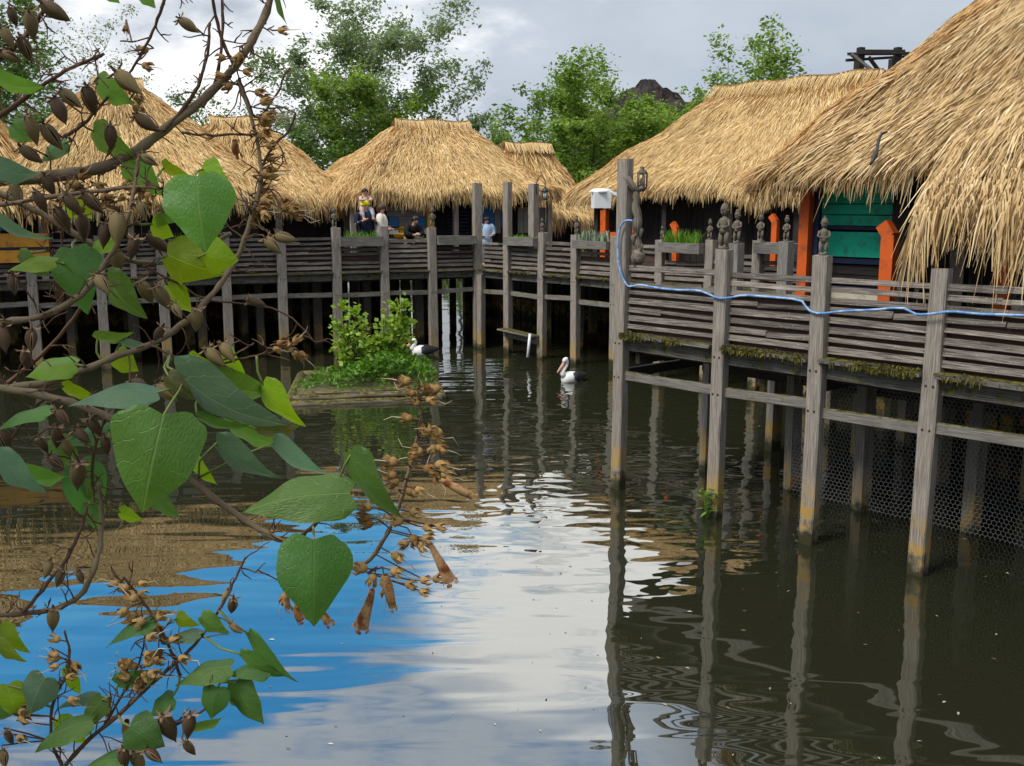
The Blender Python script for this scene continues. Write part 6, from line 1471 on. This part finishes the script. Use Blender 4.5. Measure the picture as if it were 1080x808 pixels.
def cluster(pts, n, L, spread, d, bias=None):
    for k in range(n):
        f = g.random() * (len(pts) - 1.001); i = int(f); x = pts[i][0] * (1 - f + i) + pts[i + 1][0] * (f - i); y = pts[i][1] * (1 - f + i) + pts[i + 1][1] * (f - i); an = g.uniform(-40, 60) if g.random() < .6 else g.uniform(130, 230)
        if bias is not None: an = g.gauss(bias, 35)
        a = math.radians(an); r = spread * g.uniform(.6, 1.3); calyx(x + math.cos(a) * r, y + math.sin(a) * r, L * g.uniform(.8, 1.15), an + g.uniform(-20, 20), d + g.uniform(-.03, .03))
cluster([(266, 110), (273, 150), (274, 185), (268, 215), (255, 235)], 17, 14, 13, 1.76, 5)
cluster([(262, 222), (285, 225), (310, 220)], 6, 15, 8, 1.74, 10)
cluster([(275, 362), (300, 365), (316, 372)], 7, 13, 10, 1.66, 10)
for q in ((299, 32, 12, 0), (253, 60, 11, 90), (249, 62, 10, 120), (262, 76, 12, 10), (232, 61, 12, 170), (232, 80, 12, 180), (239, 92, 12, 160), (275, 98, 13, 10), (285, 122, 14, 5), (150, 53, 12, 170), (133, 31, 10, 90), (156, 70, 13, 15), (147, 105, 13, 30), (146, 116, 14, 40)): calyx(*q, 1.76)
cluster([(60, 180), (90, 195), (130, 195), (170, 205), (180, 225)], 9, 13, 10, 1.72)
cluster([(130, 612), (150, 640), (168, 668), (180, 690)], 14, 13, 16, 1.52)
cluster([(74, 665), (74, 690), (66, 712), (58, 740)], 9, 13, 15, 1.49)
cluster([(154, 665), (150, 695), (138, 730), (125, 750)], 14, 14, 17, 1.51)
cluster([(10, 770), (20, 750), (10, 790)], 4, 13, 9, 1.49, 0)
cluster([(70, 205), (110, 215), (150, 210)], 14, 12, 12, 1.73)
tag(REST.build('dried_flower_cluster', [CYM, STY], FT), kind='stuff')
# withered trumpet flowers still hanging on
def trumpet(pts, w, d):
    mb = MB(); P = [at(x, y, d + .004 * k) for k, (x, y) in enumerate(pts)]; mb.tube(P, [.5 * v * PXM(d) for v in w], 9, cap=False); gg = random.Random(int(pts[0][0]))
    e = P[-1]; dd = (P[-1] - P[-2]).normalized(); a = dd.cross(Vector((0, 1, 0))).normalized(); b = dd.cross(a)
    for k in range(5):
        th = k * 1.257; o = (a * math.cos(th) + b * math.sin(th)) * .5 * w[-1] * PXM(d); t2 = (a * math.cos(th + .9) + b * math.sin(th + .9)) * .5 * w[-1] * PXM(d); mb.quad([e + o, e + t2, e + t2 * 1.25 + dd * gg.uniform(.004, .010), e + o * 1.3 + dd * gg.uniform(.004, .012)])
    o = mb.build('withered_flower', WITH, FT); m = o.modifiers.new('sub', 'SUBSURF'); m.levels = 1; m.render_levels = 1
for pts, w_ in (([(393, 622), (390, 634), (385, 648), (381, 660)], (6, 10, 14, 19)), ([(407, 606), (409, 618), (412, 632), (414, 640)], (7, 14, 11, 9)), ([(454, 574), (460, 586), (468, 600), (474, 612)], (6, 9, 13, 16)), ([(464, 506), (476, 512), (488, 518), (498, 523)], (6, 9, 12, 9)), ([(316, 634), (312, 645), (318, 652)], (9, 12, 14)), ([(330, 640), (341, 648), (346, 656)], (7, 10, 11)), ([(303, 622), (301, 634), (304, 641)], (6, 9, 8)), ([(248, 148), (247, 156), (250, 162)], (6, 9, 8)), ([(116, 735), (112, 745), (115, 754)], (6, 9, 9)), ([(134, 760), (131, 768), (134, 775)], (6, 10, 9))): trumpet(pts, w_, 1.56 if pts[0][1] > 400 else 1.75)
tag(STK.build('flower_and_capsule_stalks', TW, FT), kind='stuff')
